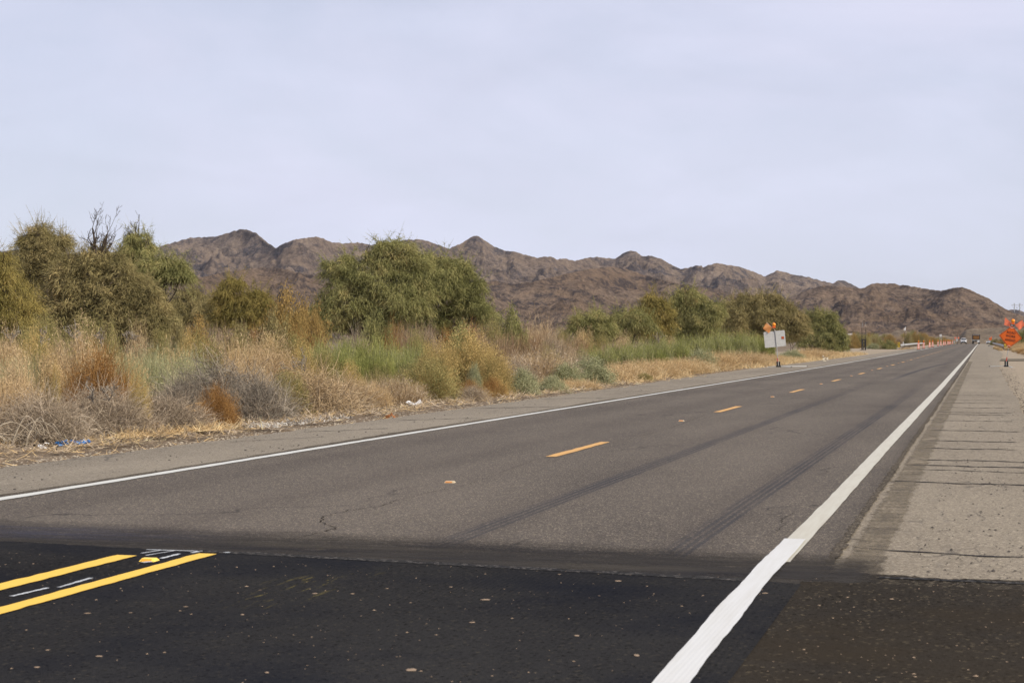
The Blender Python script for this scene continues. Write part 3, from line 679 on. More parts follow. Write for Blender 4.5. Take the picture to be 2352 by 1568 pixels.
def upright(seed, mats, n=2600, w=.014, clumps=26, ln=(.5, 1.0), sp=.16, rad=.9, fan=.25):
    """upright broom-like stems growing in bundles"""
    r = rng_(seed); ca = r.uniform(0, 2 * np.pi, clumps); cr = r.uniform(0, 1, clumps) ** .5 * rad; ch = r.uniform(.62, 1.0, clumps) * (1 - .2 * cr)
    i = r.integers(0, clumps, n); a = r.uniform(0, 2 * np.pi, n); q = r.uniform(0, 1, n) * sp
    P = np.stack([cr[i] * np.cos(ca[i]) + q * np.cos(a), cr[i] * np.sin(ca[i]) + q * np.sin(a), r.uniform(0, .25, n)], -1)
    D = np.stack([np.cos(a) * q * fan / sp, np.sin(a) * q * fan / sp, np.ones(n)], -1) + r.normal(size=(n, 3)) * .08
    s = ribbons(P, D, r.uniform(*ln, n) * ch[i], r.uniform(.6, 1.2, n) * w, 4, .18, .05, seed, .2, .03)
    m = n * 3; T = s[0].reshape(n, 5, 2, 3).mean(2)[r.integers(0, n, m), r.integers(1, 5, m)]
    lv = ribbons(T + r.normal(size=(m, 3)) * .02, r.normal(size=(m, 3)) * [.5, .5, .3] + [0, 0, .8], r.uniform(.05, .14, m), r.uniform(.5, 1.1, m) * w, 1, 0, 0, seed + 4, .3)
    V, Fc, M = merge([(s, 1), (lv, 0)]); V[:, 2] = np.abs(V[:, 2]); return mesh('shrub', V, Fc, mats, M)
def thicket(seed, mats, n=500, w=.016):
    """bare forked brush: main stems plus side twigs"""
    r = rng_(seed); a = r.uniform(0, 2 * np.pi, n); q = r.uniform(0, 1, n) ** .5
    P = np.stack([q * np.cos(a), q * np.sin(a), np.zeros(n)], -1) * .85
    D = np.stack([np.cos(a) * .5, np.sin(a) * .5, np.full(n, 1.3)], -1) + r.normal(size=(n, 3)) * .35
    s = ribbons(P, D, r.uniform(.55, 1.1, n), r.uniform(.7, 1.3, n) * w, 5, .35, .0, seed, .4, .08)
    m = n * 9; i = r.integers(0, n, m); k = r.integers(1, 5, m); pts = s[0].reshape(n, 6, 2, 3).mean(2)
    T = pts[i, k]; Dn = pts[i, k] - pts[i, k - 1]; Dn /= np.linalg.norm(Dn, axis=1)[:, None]
    tw = ribbons(T, Dn + r.normal(size=(m, 3)) * .55, r.uniform(.12, .42, m), r.uniform(.5, 1.1, m) * w * .6, 3, .5, -.1, seed + 2, .3, .1)
    V, Fc, M = merge([(s, 1), (tw, 0)]); V[:, 2] = np.abs(V[:, 2]); return mesh('shrub', V, Fc, mats, M)

g = lambda *k: [MV[x] for x in k]
KINDS = {
 'grey': [tumble(1, g('grey', 'grey')), tumble(2, g('grey', 'tan'))],
 'dark': [tumble(3, g('darkgrey', 'grey'), 4200), tumble(4, g('darkgrey', 'darkgrey'), 4200)],
 'tan': [tumble(5, g('tan', 'straw'), 3800, .011, 1.1), tumble(6, g('tan', 'grey'), 3800, .011, 1.1)],
 'straw': [tuft(7, g('straw', 'straw')), tuft(8, g('straw', 'tan'), 4200, .010, .8, .4, .7)],
 'haze': [tuft(9, g('tan', 'grey'), 3600, .011, .6, .35, .4), tuft(10, g('grey', 'tan'), 3600, .011, .7, .4, .4)],
 'yellow': [leafy(11, g('yellow', 'olive'), 1500, 24000, .012, .027), leafy(12, g('yellow', 'olive'), 1500, 24000, .012, .027)],
 'golden': [leafy(13, g('tan', 'straw'), 1600, 9000, .012, .05), leafy(14, g('straw', 'olive'), 1600, 11000, .012, .05)],
 'olive': [leafy(15, g('olive', 'yellow'), 1400, 15000, .014, .04), leafy(16, g('olive', 'tan'), 1400, 13000, .014, .04)],
 'rust': [tumble(17, g('rust', 'rust'), 6500, .008, .6, ln=(.12, .45)), tumble(18, g('rust', 'yellow'), 6500, .008, .6, ln=(.12, .45))],
 'green': [upright(19, g('green', 'green')), upright(20, g('green', 'palegreen'))],
 'sage': [leafy(21, g('sage', 'green'), 700, 15000, .020, .045), leafy(22, g('sage', 'palegreen'), 700, 13000, .020, .045)],
 'pale': [tuft(23, g('palegreen', 'sage'), 4600, .010, .6, .5, .5), tuft(24, g('palegreen', 'straw'), 4600, .010, .6, .5, .5)],
 'brown': [thicket(25, g('brown', 'brown')), thicket(26, g('brown', 'red'))],
 'red': [thicket(27, g('red', 'brown')), thicket(28, g('red', 'red'))],
 'orange': [leafy(29, g('orange', 'brown'), 600, 20000, .022, .045, lump=.4), leafy(30, g('orange', 'olive'), 600, 20000, .022, .045, lump=.4)],
 'bushgreen': [leafy(31, g('tam', 'olive'), 500, 15000, .026, .07, lump=.4), leafy(32, g('tamdull', 'brown'), 500, 14000, .026, .07, lump=.4)],
}
NAMES = dict(grey='grey_shrub', dark='tumbleweed', tan='tangled_shrub', straw='dry_grass_clump', haze='dry_grass_clump', yellow='yellow_shrub', golden='golden_shrub',
             olive='olive_shrub', rust='rust_shrub', green='green_broom_shrub', sage='sage_shrub', pale='pale_green_shrub', brown='bare_thicket', red='reddish_thicket', orange='orange_shrub', bushgreen='green_bush')
CAT = dict(grey='shrub', dark='tumbleweed', tan='shrub', straw='grass clump', haze='grass clump', yellow='shrub', golden='shrub', olive='shrub', rust='shrub',
           green='shrub', sage='shrub', pale='shrub', brown='thicket', red='thicket', orange='shrub', bushgreen='bush')
_vr = random.Random(5)
def groundz(x, y):
    b = 0.05 * min(1, max(0, (-x - 10.8) / .6)) if -40 < x and y < 120 else 0
    return float(gz(y)) - .06 + b
def shrub(k, u, ytop, Z, wpx, label, group=None, dr=1.0):
    x, y = at(u, Z); gzv = groundz(x, y) - .04
    h = zpx(ytop, Z) - gzv; rad = wpx * Z / F / 2
    o = link(NAMES[k], _vr.choice(KINDS[k]), None, (x, y, gzv), (0, 0, _vr.uniform(0, 6.28)))
    o.scale = (rad * _vr.uniform(.95, 1.05), rad * dr * _vr.uniform(.95, 1.05), h * 1.04)
    return tag(o, label, CAT[k], group)

S = shrub
# ---- the row of brush along the left shoulder, near to far
S('grey', -60, 905, 25.5, 300, 'grey bare shrub cut off by the left edge of the photo')
S('grey', 95, 893, 25.6, 260, 'grey twiggy shrub with thick arching lower stems, behind the blue plastic scrap')
S('grey', 235, 880, 27.0, 270, 'pale grey twiggy shrub in front of the big rust-brown shrub')
S('grey', 385, 900, 28.8, 230, 'low grey brittle shrub beside the shredded wood heap')
S('golden', 10, 862, 27.8, 200, 'golden-tan fuzzy shrub behind the leftmost grey shrub')
S('yellow', 316, 882, 28.2, 78, 'small yellow-flowered shrub rising from the grey twigs')
S('yellow', 128, 852, 29.0, 34, 'thin yellow sprig left of the big rust-brown shrub')
S('rust', 498, 874, 31.0, 104, 'small rust-orange shrub inside the dark tumbleweed')
S('dark', 500, 822, 34.5, 310, 'large dome-shaped dark grey tumbleweed by the shoulder')
S('dark', 590, 858, 33.2, 190, 'dark tangled tumbleweed right of the small rust-orange shrub')
S('dark', 415, 860, 33.5, 130, 'smaller dark tumbleweed leaning against the large one')
S('rust', 228, 786, 31.0, 205, 'big rust-brown dome-shaped shrub at the left')
S('golden', 195, 768, 32.5, 150, 'golden fuzzy shrub crowning the big rust-brown shrub')
S('tan', 715, 842, 36.0, 230, 'wide tan tangled shrub with long curling stems, over dark shade')
S('tan', 800, 862, 38.0, 150, 'tan tangled shrub just behind the white paper litter')
S('olive', 660, 860, 35.3, 120, 'olive shrub caught under tangled dry stems')
S('straw', 838, 868, 38.6, 110, 'pale straw tuft hanging over the shoulder edge')
S('haze', 905, 862, 41.5, 130, 'pale dry grass clump left of the olive and yellow shrub')
S('olive', 985, 832, 44.0, 160, 'olive and yellow shrub on the shoulder edge')
S('yellow', 1075, 778, 48.5, 200, 'large bright yellow shrub, tallest of the yellow ones')
S('yellow', 1000, 800, 47.5, 130, 'left lobe of yellow bloom below the green grass')
S('yellow', 1130, 815, 47.5, 110, 'yellow shrub fringed by rust stems on its right')
S('rust', 1078, 866, 45.0, 74, 'low rust shrub left of the darker rust clump')
S('rust', 1132, 862, 46.0, 80, 'dark rust clump under the large yellow shrub')
S('grey', 1085, 885, 44.3, 90, 'flattened grey twigs in front of the rust shrubs')
S('sage', 1200, 852, 49.0, 90, 'blue-green leafy shrub at the shoulder right of the rust clump')
S('sage', 1266, 868, 51.5, 80, 'low blue-green leafy shrub touching the shoulder')
S('sage', 1090, 845, 46.6, 46, 'little sage tuft inside the yellow shrub')
S('haze', 1235, 795, 58.0, 170, 'tall hazy grey-tan grass clump behind the blue-green shrubs')
S('grey', 1180, 822, 54.0, 120, 'grey twiggy shrub between yellow bloom and sage')
S('sage', 1355, 828, 60.0, 140, 'broad pale sage shrub beside the golden grass')
S('sage', 1300, 838, 57.0, 90, 'darker sage shrub left of the broad pale one')
S('straw', 1320, 868, 55.0, 100, 'flattened golden grass spilling onto the shoulder')
for u, yt, w in ((1390, 838, 90), (1422, 826, 80), (1460, 824, 80), (1500, 820, 90), (1540, 822, 90), (1575, 816, 80), (1612, 818, 80), (1642, 804, 70), (1672, 806, 60), (1700, 802, 80), (1725, 808, 60), (1745, 806, 60), (1768, 812, 60), (1800, 815, 50), (1835, 806, 50), (1855, 796, 60), (1872, 797, 50), (1890, 802, 40), (1908, 804, 40)):
    Z = 4177 * 13.1 / (.968 * (2255 - u))
    S('straw', u, yt, Z, w * 1.35, 'golden dry grass clump fringing the shoulder right of the sage', 'golden grass clumps along the shoulder')
S('olive', 1480, 858, 66.5, 44, 'dark green weed among golden grass near the shoulder')
S('sage', 1610, 806, 88.0, 82, 'dark sage shrub standing out of golden grass left of the grey sign')
S('sage', 1820, 806, 132.0, 74, 'sage shrub just right of the grey sign pole')
S('sage', 1775, 822, 124.0, 46, 'small sage shrub left of the grey sign pole')
for u, yt, Z, w in ((1385, 795, 72, 60), (1425, 786, 78, 60), (1465, 782, 80, 66), (1510, 776, 88, 60), (1545, 782, 92, 60), (1585, 768, 98, 70), (1620, 775, 100, 50), (1645, 764, 106, 60), (1680, 763, 112, 66), (1712, 766, 120, 60), (1745, 770, 128, 60), (1345, 800, 70, 50), (1450, 800, 76, 60), (1500, 798, 82, 60), (1570, 795, 92, 60), (1660, 785, 110, 60), (1700, 786, 118, 50)):
    S('green', u, yt, Z, w * 1.15, 'green broom-like shrub in the band before the right-hand trees', 'green broom shrubs before the right-hand trees')
for u, yt, Z, w in ((760, 782, 52, 100), (830, 778, 54, 110), (895, 785, 53, 100), (925, 812, 50, 80), (870, 812, 49, 90), (800, 808, 48, 80), (960, 790, 56, 70), (720, 800, 47, 70)):
    S('green', u, yt, Z, w * 1.1, 'green grassy shrub on the patch before the biggest tree', 'green grassy shrubs before the biggest tree')
for u, yt, Z, w in ((330, 790, 38, 120), (390, 785, 40, 120), (290, 800, 37, 90), (440, 800, 39, 90), (75, 800, 33, 110), (25, 820, 31.5, 90)):
    S('pale', u, yt, Z, w * 1.1, 'pale green leafy shrub among the left-hand brush', 'pale green shrubs of the left-hand brush')
for u, yt, Z, w in ((20, 778, 34, 130), (80, 782, 35, 110), (130, 788, 33, 90), (-50, 790, 34, 130), (40, 830, 30.5, 110), (120, 832, 31, 90)):
    S(_vr.choice(['golden', 'olive', 'olive', 'yellow']), u, yt, Z, w * 1.1, 'golden-green fuzzy shrub left of the big rust-brown shrub', 'golden-green shrubs at the left edge')
for u, yt, Z, w in ((470, 770, 43, 110), (530, 768, 44, 120), (590, 785, 43, 110), (640, 800, 41, 110), (690, 808, 41.5, 110), (560, 800, 40, 100), (740, 815, 43, 100), (430, 775, 45, 80), (800, 835, 44, 90), (870, 850, 44, 90), (935, 840, 46, 80)):
    S(_vr.choice(['straw', 'tan', 'olive', 'yellow', 'golden', 'tan', 'golden']), u, yt + _vr.uniform(-6, 10), Z, w * 1.15, 'pale straw-coloured brush behind the dark tumbleweeds', 'pale brush behind the dark tumbleweeds')
for u, yt, Z, w in ((860, 738, 66, 80), (905, 735, 68, 80), (950, 742, 66, 80), (820, 755, 63, 70), (985, 752, 66, 70), (900, 765, 62, 90), (960, 770, 62, 70)):
    S(_vr.choice(['brown', 'rust', 'olive', 'grey', 'bushgreen']), u, yt + _vr.uniform(-4, 12), Z, w * 1.15, 'brown bare thicket at the foot of the biggest tree', 'brown thickets under the biggest tree')
for u, yt, Z, w in ((1030, 748, 68, 80), (1080, 738, 70, 90), (1130, 735, 72, 90), (1175, 728, 74, 90), (1215, 735, 76, 80), (1250, 738, 78, 80), (1290, 748, 80, 70), (1060, 765, 62, 90), (1130, 765, 66, 90), (1200, 765, 68, 90), (1260, 768, 70, 90), (1310, 770, 78, 70), (1340, 775, 82, 70)):
    S(_vr.choice(['brown', 'grey', 'rust', 'red', 'grey', 'olive', 'tan', 'bushgreen']), u, yt + _vr.uniform(-4, 16), Z, w * 1.15, 'reddish-brown brush right of the biggest tree', 'reddish brush right of the biggest tree')
for u, yt, Z, w in ((455, 760, 60, 80), (520, 750, 62, 90), (580, 745, 62, 80), (630, 735, 60, 80), (680, 745, 62, 80), (720, 750, 66, 60), (550, 765, 56, 90), (620, 770, 54, 90), (680, 778, 54, 80)):
    S(_vr.choice(['orange', 'golden', 'olive', 'brown', 'orange', 'bushgreen', 'rust']), u, yt + _vr.uniform(-4, 14), Z, w * 1.15, 'rusty bare brush before the gap left of the biggest tree', 'rusty brush left of the biggest tree')
S('orange', 655, 703, 68, 130, 'orange-leaved bush between the left trees and the biggest tree')
S('orange', 705, 724, 70, 100, 'smaller orange bush beside the foot of the biggest tree')
S('bushgreen', 412, 752, 47, 62, 'small dark green bush low before the left trees')
for u, yt, Z, w in ((60, 760, 44, 90), (130, 752, 46, 90), (200, 745, 48, 90), (250, 748, 48, 80), (20, 765, 44, 80), (320, 755, 50, 80), (-30, 750, 46, 90), (95, 735, 47, 70), (370, 765, 48, 70)):
    S(_vr.choice(['brown', 'olive', 'bushgreen', 'tan', 'brown']), u, yt + _vr.uniform(-4, 12), Z, w * 1.2, 'bare pale-stemmed brush at the foot of the left-hand trees', 'bare brush under the left-hand trees')
for u, yt, Z, w in ((1380, 775, 92, 60), (1430, 772, 98, 60), (1480, 776, 102, 60), (1340, 762, 96, 60), (1410, 790, 82, 60), (1510, 800, 92, 50), (1540, 780, 104, 50), (1300, 790, 72, 60), (1260, 800, 66, 60), (1330, 800, 66, 50)):
    S(_vr.choice(['brown', 'haze', 'olive', 'golden']), u, yt, Z, w * 1.2, 'olive-brown brush between the reddish thickets and the right-hand trees', 'olive-brown brush of the middle')
# ---- far belt beyond the pull-out and both ends of the bridge rail
for i in range(34):
    u = 1938 + i * 7.4 + _vr.uniform(-3, 3); Z = _vr.uniform(300, 360) + i * 5
    if i < 4: Z = _vr.uniform(310, 330)
    Z = min(860, max(Z, 15.5 * 4177 / (.968 * (2255 - u))))
    yt = np.interp(u, [1938, 1965, 1985, 2010, 2040, 2075, 2092, 2110, 2130, 2160, 2190], [775, 769, 771, 770, 772, 768, 763, 767, 774, 777, 781]) + _vr.uniform(-2, 3)
    S(_vr.choice(['orange', 'orange', 'bushgreen', 'olive', 'orange', 'brown']), u, yt, Z, _vr.uniform(22, 34), 'olive-orange bush in the far belt behind the left guardrail', 'bushes in the far belt behind the left guardrail')
S('sage', 2006, 789, 292, 30, 'pale sage bush right of the steel mast')
S('haze', 2022, 792, 296, 26, 'tan dry brush left of the dark round bush')
S('bushgreen', 2042, 783, 290, 34, 'dark round bush left of the black and yellow marker')
for u, yt, Z, w in ((2084, 797, 300, 16), (2094, 798, 306, 14), (2070, 799, 288, 12), (2102, 799, 312, 12)):
    S('straw', u, yt, Z, w, 'low golden grass under the left guardrail', 'golden grass under the left guardrail')
for u, yt, Z, w in ((2296, 783, 420, 20), (2306, 781, 380, 22), (2318, 780, 340, 26), (2330, 781, 300, 30), (2343, 784, 260, 34), (2356, 786, 235, 34), (2338, 796, 228, 26), (2352, 800, 205, 34), (2366, 800, 190, 34), (2322, 793, 262, 24), (2380, 795, 180, 40)):
    S(_vr.choice(['straw', 'rust', 'straw', 'orange']), u, yt, Z, w, 'rusty golden brush behind the right guardrail', 'golden brush behind the right guardrail')
for u, yt, Z, w in ((2345, 762, 330, 30), (2360, 755, 320, 34), (2330, 772, 360, 26), (2288, 779, 480, 16), (2280, 781, 520, 14), (2300, 777, 520, 16)):
    S('bushgreen', u, yt, Z, w, 'dark green bush behind the golden brush at the right edge', 'dark green bushes at the right edge')
for u, yt, Z, w in ((2287, 793, 290, 10), (2292, 795, 270, 10), (2298, 797, 255, 10)):
    S('straw', u, yt, Z, w, 'small golden tuft before the right guardrail', 'golden tufts before the right guardrail')

# ---- trees
def crown_mesh(lobes, Z0, x0, y0, mats, seed, dens=1.0, sl=.34, sw=.030, dz=.75, droop=1.3):
    """lobes in photo pixels on the tree's own plane; each lobe becomes a real ellipsoid full of drooping sprays"""
    r = rng_(seed); parts = []; px = Z0 / F; k = 0
    extra = []
    for lb in lobes:
        if (lb[4] if len(lb) > 4 else 1.0) >= .7:
            for _ in range(4):
                a = r.uniform(-.5, 3.6); e = r.uniform(.95, 1.18); f = r.uniform(.22, .38)
                extra.append((lb[0] + math.cos(a) * lb[2] * e, lb[1] - math.sin(a) * lb[3] * e, lb[2] * f, lb[3] * f * .8, .7))
    for lb in list(lobes) + extra:
        u, y, rx, ry = lb[:4]; d = lb[4] if len(lb) > 4 else 1.0; dzz = lb[5] if len(lb) > 5 else r.uniform(-1, 1) * .6
        c = np.array([(u - CX) * px - x0, dzz * rx * px, zpx(y, Z0)]); Rr = np.array([rx * px, max(rx * px * dz, .5), ry * px])
        area = Rr[0] * Rr[2] + Rr[0] * Rr[1]
        nc = max(6, int(21 * area * d * dens)); ns = 95
        q = r.normal(size=(nc, 3)); q[:, 2] = q[:, 2] * .9 + .15; q /= np.linalg.norm(q, axis=1)[:, None]
        # lumpy, irregular surface so the outline is uneven
        bumpy = 1 + .22 * np.sin(q[:, 0] * 5 + k) * np.sin(q[:, 2] * 6 + k * 2) + r.normal(size=nc) * .10
        C = c + q * Rr * (r.uniform(.6, 1.0, nc) ** .6 * bumpy * .93)[:, None]
        i = np.repeat(np.arange(nc), ns); n = len(i)
        cs = r.uniform(.65, 1.5, nc)[i][:, None] * (1.25 if sl > .35 else 1); o3 = r.normal(size=(n, 3)) * [.15, .15, .05] * cs; P = C[i] + o3; P[:, 2] -= (o3[:, 0] ** 2 + o3[:, 1] ** 2) * 2.2 / cs[:, 0] + np.abs(r.normal(size=n)) * .05
        D = q[i] * [1, 1, .3] * .3 + o3 / cs * [2.6, 2.6, 0] + r.normal(size=(n, 3)) * .42 - [0, 0, .05]
        parts.append((ribbons(P, D, r.uniform(.6, 1.35, n) * sl * .66, r.uniform(.6, 1.3, n) * sw * .66, 3, .3, droop, seed + k, .35, .05), 0)); k += 7
        # long loose sprays that break the outline
        ne = max(4, int(9 * area * d)); qe = r.normal(size=(ne, 3)); qe[:, 2] = np.abs(qe[:, 2]) * 1.1; qe /= np.linalg.norm(qe, axis=1)[:, None]
        ie = np.repeat(np.arange(ne), 16); m = len(ie); tt = r.uniform(0, 1, m)
        De = qe * [1, 1, .6] + r.normal(size=(ne, 3)) * .25 + [0, 0, .75]; De /= np.linalg.norm(De, axis=1)[:, None]; Le = r.uniform(.25, .68, ne) * (1.4 if sl > .35 else 1)
        Pe = c + (qe * Rr * .92)[ie] + De[ie] * (tt * Le[ie])[:, None]
        parts.append((ribbons(Pe, De[ie] * .7 + r.normal(size=(m, 3)) * .5, r.uniform(.5, 1.1, m) * sl * .6, r.uniform(.6, 1.2, m) * sw * .6, 3, .3, .9, seed + k + 3, .3, .05), 0))
        parts.append((ribbons(c + qe * Rr * .7, De, Le + .3, np.full(ne, .018 if sl < .35 else .03), 3, .15, .1, seed + k + 5, .3), 1 if len(mats) > 1 else 0))
    V, Fc, M = merge(parts)
    return mesh('crown', V, Fc, mats, M)
def limb(mb, r, p, d, L, rad, depth, m=0, gnarl=.22, up=.1):
    n = 5; pts = [p.copy()]; rs = [rad]
    for k in range(n):
        d = (d + Vector((r.gauss(0, gnarl), r.gauss(0, gnarl), r.gauss(0, gnarl) + up * .3))).normalized()
        p = p + d * (L / n); pts.append(p.copy()); rs.append(max(.006, rad * (1 - .62 * (k + 1) / n)))
    mb.tube(pts, rs, 5 if rad > .03 else 4, m, True)
    if depth > 0:
        for k in range(r.randint(3, 4) + (depth < 2)):
            i = r.randint(1, n); dd = (d + Vector((r.gauss(0, .7), r.gauss(0, .7), r.gauss(.15, .45)))).normalized()
            limb(mb, r, pts[i], dd, L * r.uniform(.38, .65), rs[i] * .5, depth - 1, m, gnarl * 1.15, up)
def tree(name, u0, Z0, lobes, label, mat='tam', group=None, seed=1, dens=1.0, trunk=.13, snag=None, sl=.34, sw=.030, bare=None, droop=1.3):
    x, y = at(u0, Z0); gz0 = groundz(x, y); x0 = (u0 - CX) * Z0 / F
    t = empty(name, (x, y, 0), (0, 0, TH)); tag(t, label, 'tree', group)
    crown = link('crown', crown_mesh(lobes, Z0, x0, 0, [MV[mat]], seed, dens, sl, sw, droop=droop), t)
    mb = MB(); r = random.Random(seed); px = Z0 / F
    for lb in lobes:
        u, yy, rx, ry = lb[:4]
        if len(lb) > 4 and lb[4] < .3 and not bare: continue
        tip = Vector(((u - CX) * px - x0, 0, zpx(yy, Z0) + ry * px * .3)); b = Vector((r.gauss(0, .25), r.gauss(0, .2), gz0 - .1))
        pts = []
        for k in range(7):
            f = k / 6; q = b.lerp(tip, f); q.x = b.x + (tip.x - b.x) * f ** 1.4; q += Vector((r.gauss(0, .1), r.gauss(0, .1), 0)) * (1 if 0 < k < 6 else 0); pts.append(q)
        mb.tube(pts, [trunk * .7 * (1 - .75 * k / 6) for k in range(7)], 6)
        for k in range(5):
            limb(mb, r, pts[r.randint(3, 6)], Vector((r.gauss(0, .7), r.gauss(0, .7), r.uniform(.1, .8))).normalized(), (rx + ry) * .5 * px * r.uniform(.6, 1.1), trunk * .3, 1)
    mb.build('trunk', M_bark, t)
    if snag:
        for (uu, yb, yt, lean, rad, dep, sd, mt) in snag:
            ms = MB(); rr = random.Random(sd); p = Vector(((uu - CX) * px - x0, -.3, zpx(yb, Z0)))
            L = (yb - yt) * px * {3: .66, 2: .70}.get(dep, .8)
            for k in range(3 if dep > 2 else 2 if dep > 1 else 1):
                limb(ms, rr, p, Vector((lean + rr.gauss(0, .28) * k, rr.gauss(0, .1), 1)).normalized(), L * (1 - .15 * k), rad, dep, 0, .10, .35)
            ms.build('bare_branch', mt, t)
    return t
T = tree
# the big dark-green pair in the middle
T('tamarisk_tree', 868, 80, [(775, 640, 40, 38), (825, 620, 42, 40, .8), (870, 640, 48, 46), (905, 600, 46, 42, .9), (945, 625, 44, 44), (800, 690, 52, 40), (860, 700, 60, 46), (925, 690, 52, 48), (765, 720, 34, 26),
   (815, 735, 46, 26), (880, 742, 54, 28), (745, 695, 24, 20, .55), (733, 700, 16, 9, .4), (900, 572, 26, 18, .35), (880, 560, 13, 10, .2), (908, 556, 8, 8, .25), (940, 582, 24, 18, .45), (840, 588, 22, 18, .5), (795, 612, 20, 16, .5), (960, 665, 26, 40), (780, 655, 26, 20, .6)],
  'largest green tree in the middle, with airy top sprigs against the mountains', 'tam', None, 11, 1.5, snag=[(880, 640, 562, .05, .07, 2, 4, M_bark)])
T('tamarisk_tree', 1030, 83, [(985, 640, 36, 38), (1005, 615, 32, 26, .9), (1045, 615, 24, 22), (1062, 628, 16, 16), (1020, 650, 44, 40), (1060, 660, 34, 38), (985, 690, 28, 44), (1075, 690, 28, 30), (1098, 700, 14, 16, .8), (1055, 715, 32, 26), (965, 735, 18, 20), (1000, 735, 16, 26), (950, 705, 14, 24)],
  'rounded dark green tree joined to the right side of the largest tree', 'tam', None, 23, 1.5)
T('tamarisk_tree', 1120, 84, [(1115, 712, 18, 14, .6), (1135, 722, 14, 12, .6), (1100, 735, 16, 14, .6)], 'low green sapling right of the rounded dark green tree', 'tam', None, 29, 1.0, .05)
# the left-hand group
T('tamarisk_tree', 15, 60, [(10, 620, 34, 36, .9), (-15, 660, 50, 50), (35, 680, 40, 50), (10, 730, 52, 44), (55, 715, 24, 30), (-40, 740, 40, 40), (0, 590, 14, 10, .3), (-40, 600, 40, 40, .8)],
  'golden-green tree cut off by the left edge of the photo', 'tamgold', None, 41, 2.0, sl=.26, sw=.024)
T('tamarisk_tree', 112, 72, [(72, 556, 17, 15, .8), (92, 538, 15, 14, .7), (108, 562, 20, 17, .8), (84, 522, 9, 7, .5), (100, 520, 8, 8, .5), (136, 556, 13, 12, .7), (150, 545, 8, 8, .5), (62, 582, 15, 13, .7), (90, 580, 18, 15, .8), (128, 580, 17, 14, .7), (148, 572, 10, 10, .6), (112, 600, 34, 30, .8), (95, 640, 34, 40, .9), (118, 690, 40, 44), (60, 545, 9, 9, .5), (112, 538, 8, 9, .45), (140, 605, 16, 16, .8)],
  'tall airy tree with see-through feathery top, second from the left', 'tamdull', None, 43, 1.5, sl=.26, sw=.022, droop=.5, snag=[(92, 560, 516, -.1, .03, 2, 61, M_dead), (135, 570, 538, .3, .025, 2, 62, M_dead)])
T('tamarisk_tree', 60, 95, [(62, 612, 18, 13), (48, 606, 14, 10, .7), (78, 625, 16, 14), (65, 640, 18, 16)], 'small dark tree half hidden between the two leftmost trees', 'tamdull', None, 44, 1.2, .06)
T('dying_tamarisk_tree', 225, 68, [(180, 595, 20, 16, .8), (205, 606, 22, 18, .8), (240, 592, 22, 17, .8), (264, 600, 20, 18, .8), (165, 622, 18, 16, .8), (218, 580, 14, 12, .6), (180, 680, 60, 50, 1.1), (290, 700, 60, 60, 1.1), (340, 740, 50, 40, 1.2), (120, 740, 50, 40, 1.1), (230, 770, 80, 24, 1.0), (215, 640, 50, 36, .7), (160, 650, 34, 40, .7), (270, 640, 36, 36, .75), (200, 700, 60, 40, .8), (270, 700, 46, 44, .9), (150, 720, 44, 40, .9), (320, 720, 38, 38), (235, 748, 60, 30, .9), (340, 690, 26, 34), (355, 745, 24, 26), (310, 655, 28, 30, .8)],
  'broad half-dead tree whose bare black branches rise above all others', 'tamdull', None, 47, 1.2, .14, droop=.8,
  snag=[(226, 600, 484, -.02, .075, 3, 5, M_bark), (232, 590, 505, .45, .045, 2, 9, M_bark), (222, 570, 530, -1.0, .035, 2, 12, M_bark), (215, 640, 575, -1.3, .05, 2, 15, M_dead), (250, 660, 610, 1.3, .06, 2, 17, M_dead), (200, 700, 640, -.6, .04, 3, 31, M_dead), (240, 700, 640, .4, .04, 3, 33, M_dead), (180, 620, 565, -1.0, .03, 2, 35, M_dead)])
T('tamarisk_tree', 312, 74, [(312, 585, 26, 22), (318, 560, 20, 20, .8), (300, 545, 16, 16, .35), (325, 540, 14, 14, .3), (300, 610, 22, 18, .7)],
  'narrow green-topped tree with thin dead twigs, right of the bare branches', 'tam', None, 51, 1.2, .08, snag=[(318, 560, 492, .1, .04, 2, 21, M_bark), (300, 570, 520, -.4, .03, 2, 22, M_bark), (330, 580, 535, .7, .03, 2, 24, M_dead)])
T('tamarisk_tree', 360, 70, [(365, 612, 28, 18), (395, 620, 28, 20), (385, 602, 26, 14, .8), (350, 640, 20, 24), (412, 630, 15, 14)],
  'tree with an umbrella-shaped crown hanging out over bare twigs', 'tam', None, 53, 1.3, .08, snag=[(395, 650, 628, 1.2, .04, 2, 26, M_bark), (380, 655, 630, .6, .04, 2, 27, M_bark)])
T('tamarisk_tree', 435, 92, [(432, 690, 24, 24), (415, 715, 28, 24), (450, 715, 30, 26), (475, 700, 20, 20, .7), (400, 740, 24, 20)], 'low dull green tree left of the golden-green round one', 'tamdull', None, 57, 1.1, .08)
T('tamarisk_tree', 550, 84, [(535, 665, 28, 22, .8), (575, 690, 34, 30), (545, 700, 40, 30), (595, 715, 24, 26), (520, 720, 34, 24), (560, 730, 44, 24), (525, 648, 10, 10, .25)],
  'golden-green round tree between the left group and the biggest tree', 'tamgold', None, 59, 1.3, .09, snag=[(525, 680, 640, -.1, .03, 2, 28, M_dead)])
T('tamarisk_tree', 485, 90, [(485, 700, 22, 20, .8), (495, 725, 26, 22)], 'small tree in the gap left of the golden-green round tree', 'tamdull', None, 60, 1.0, .05)
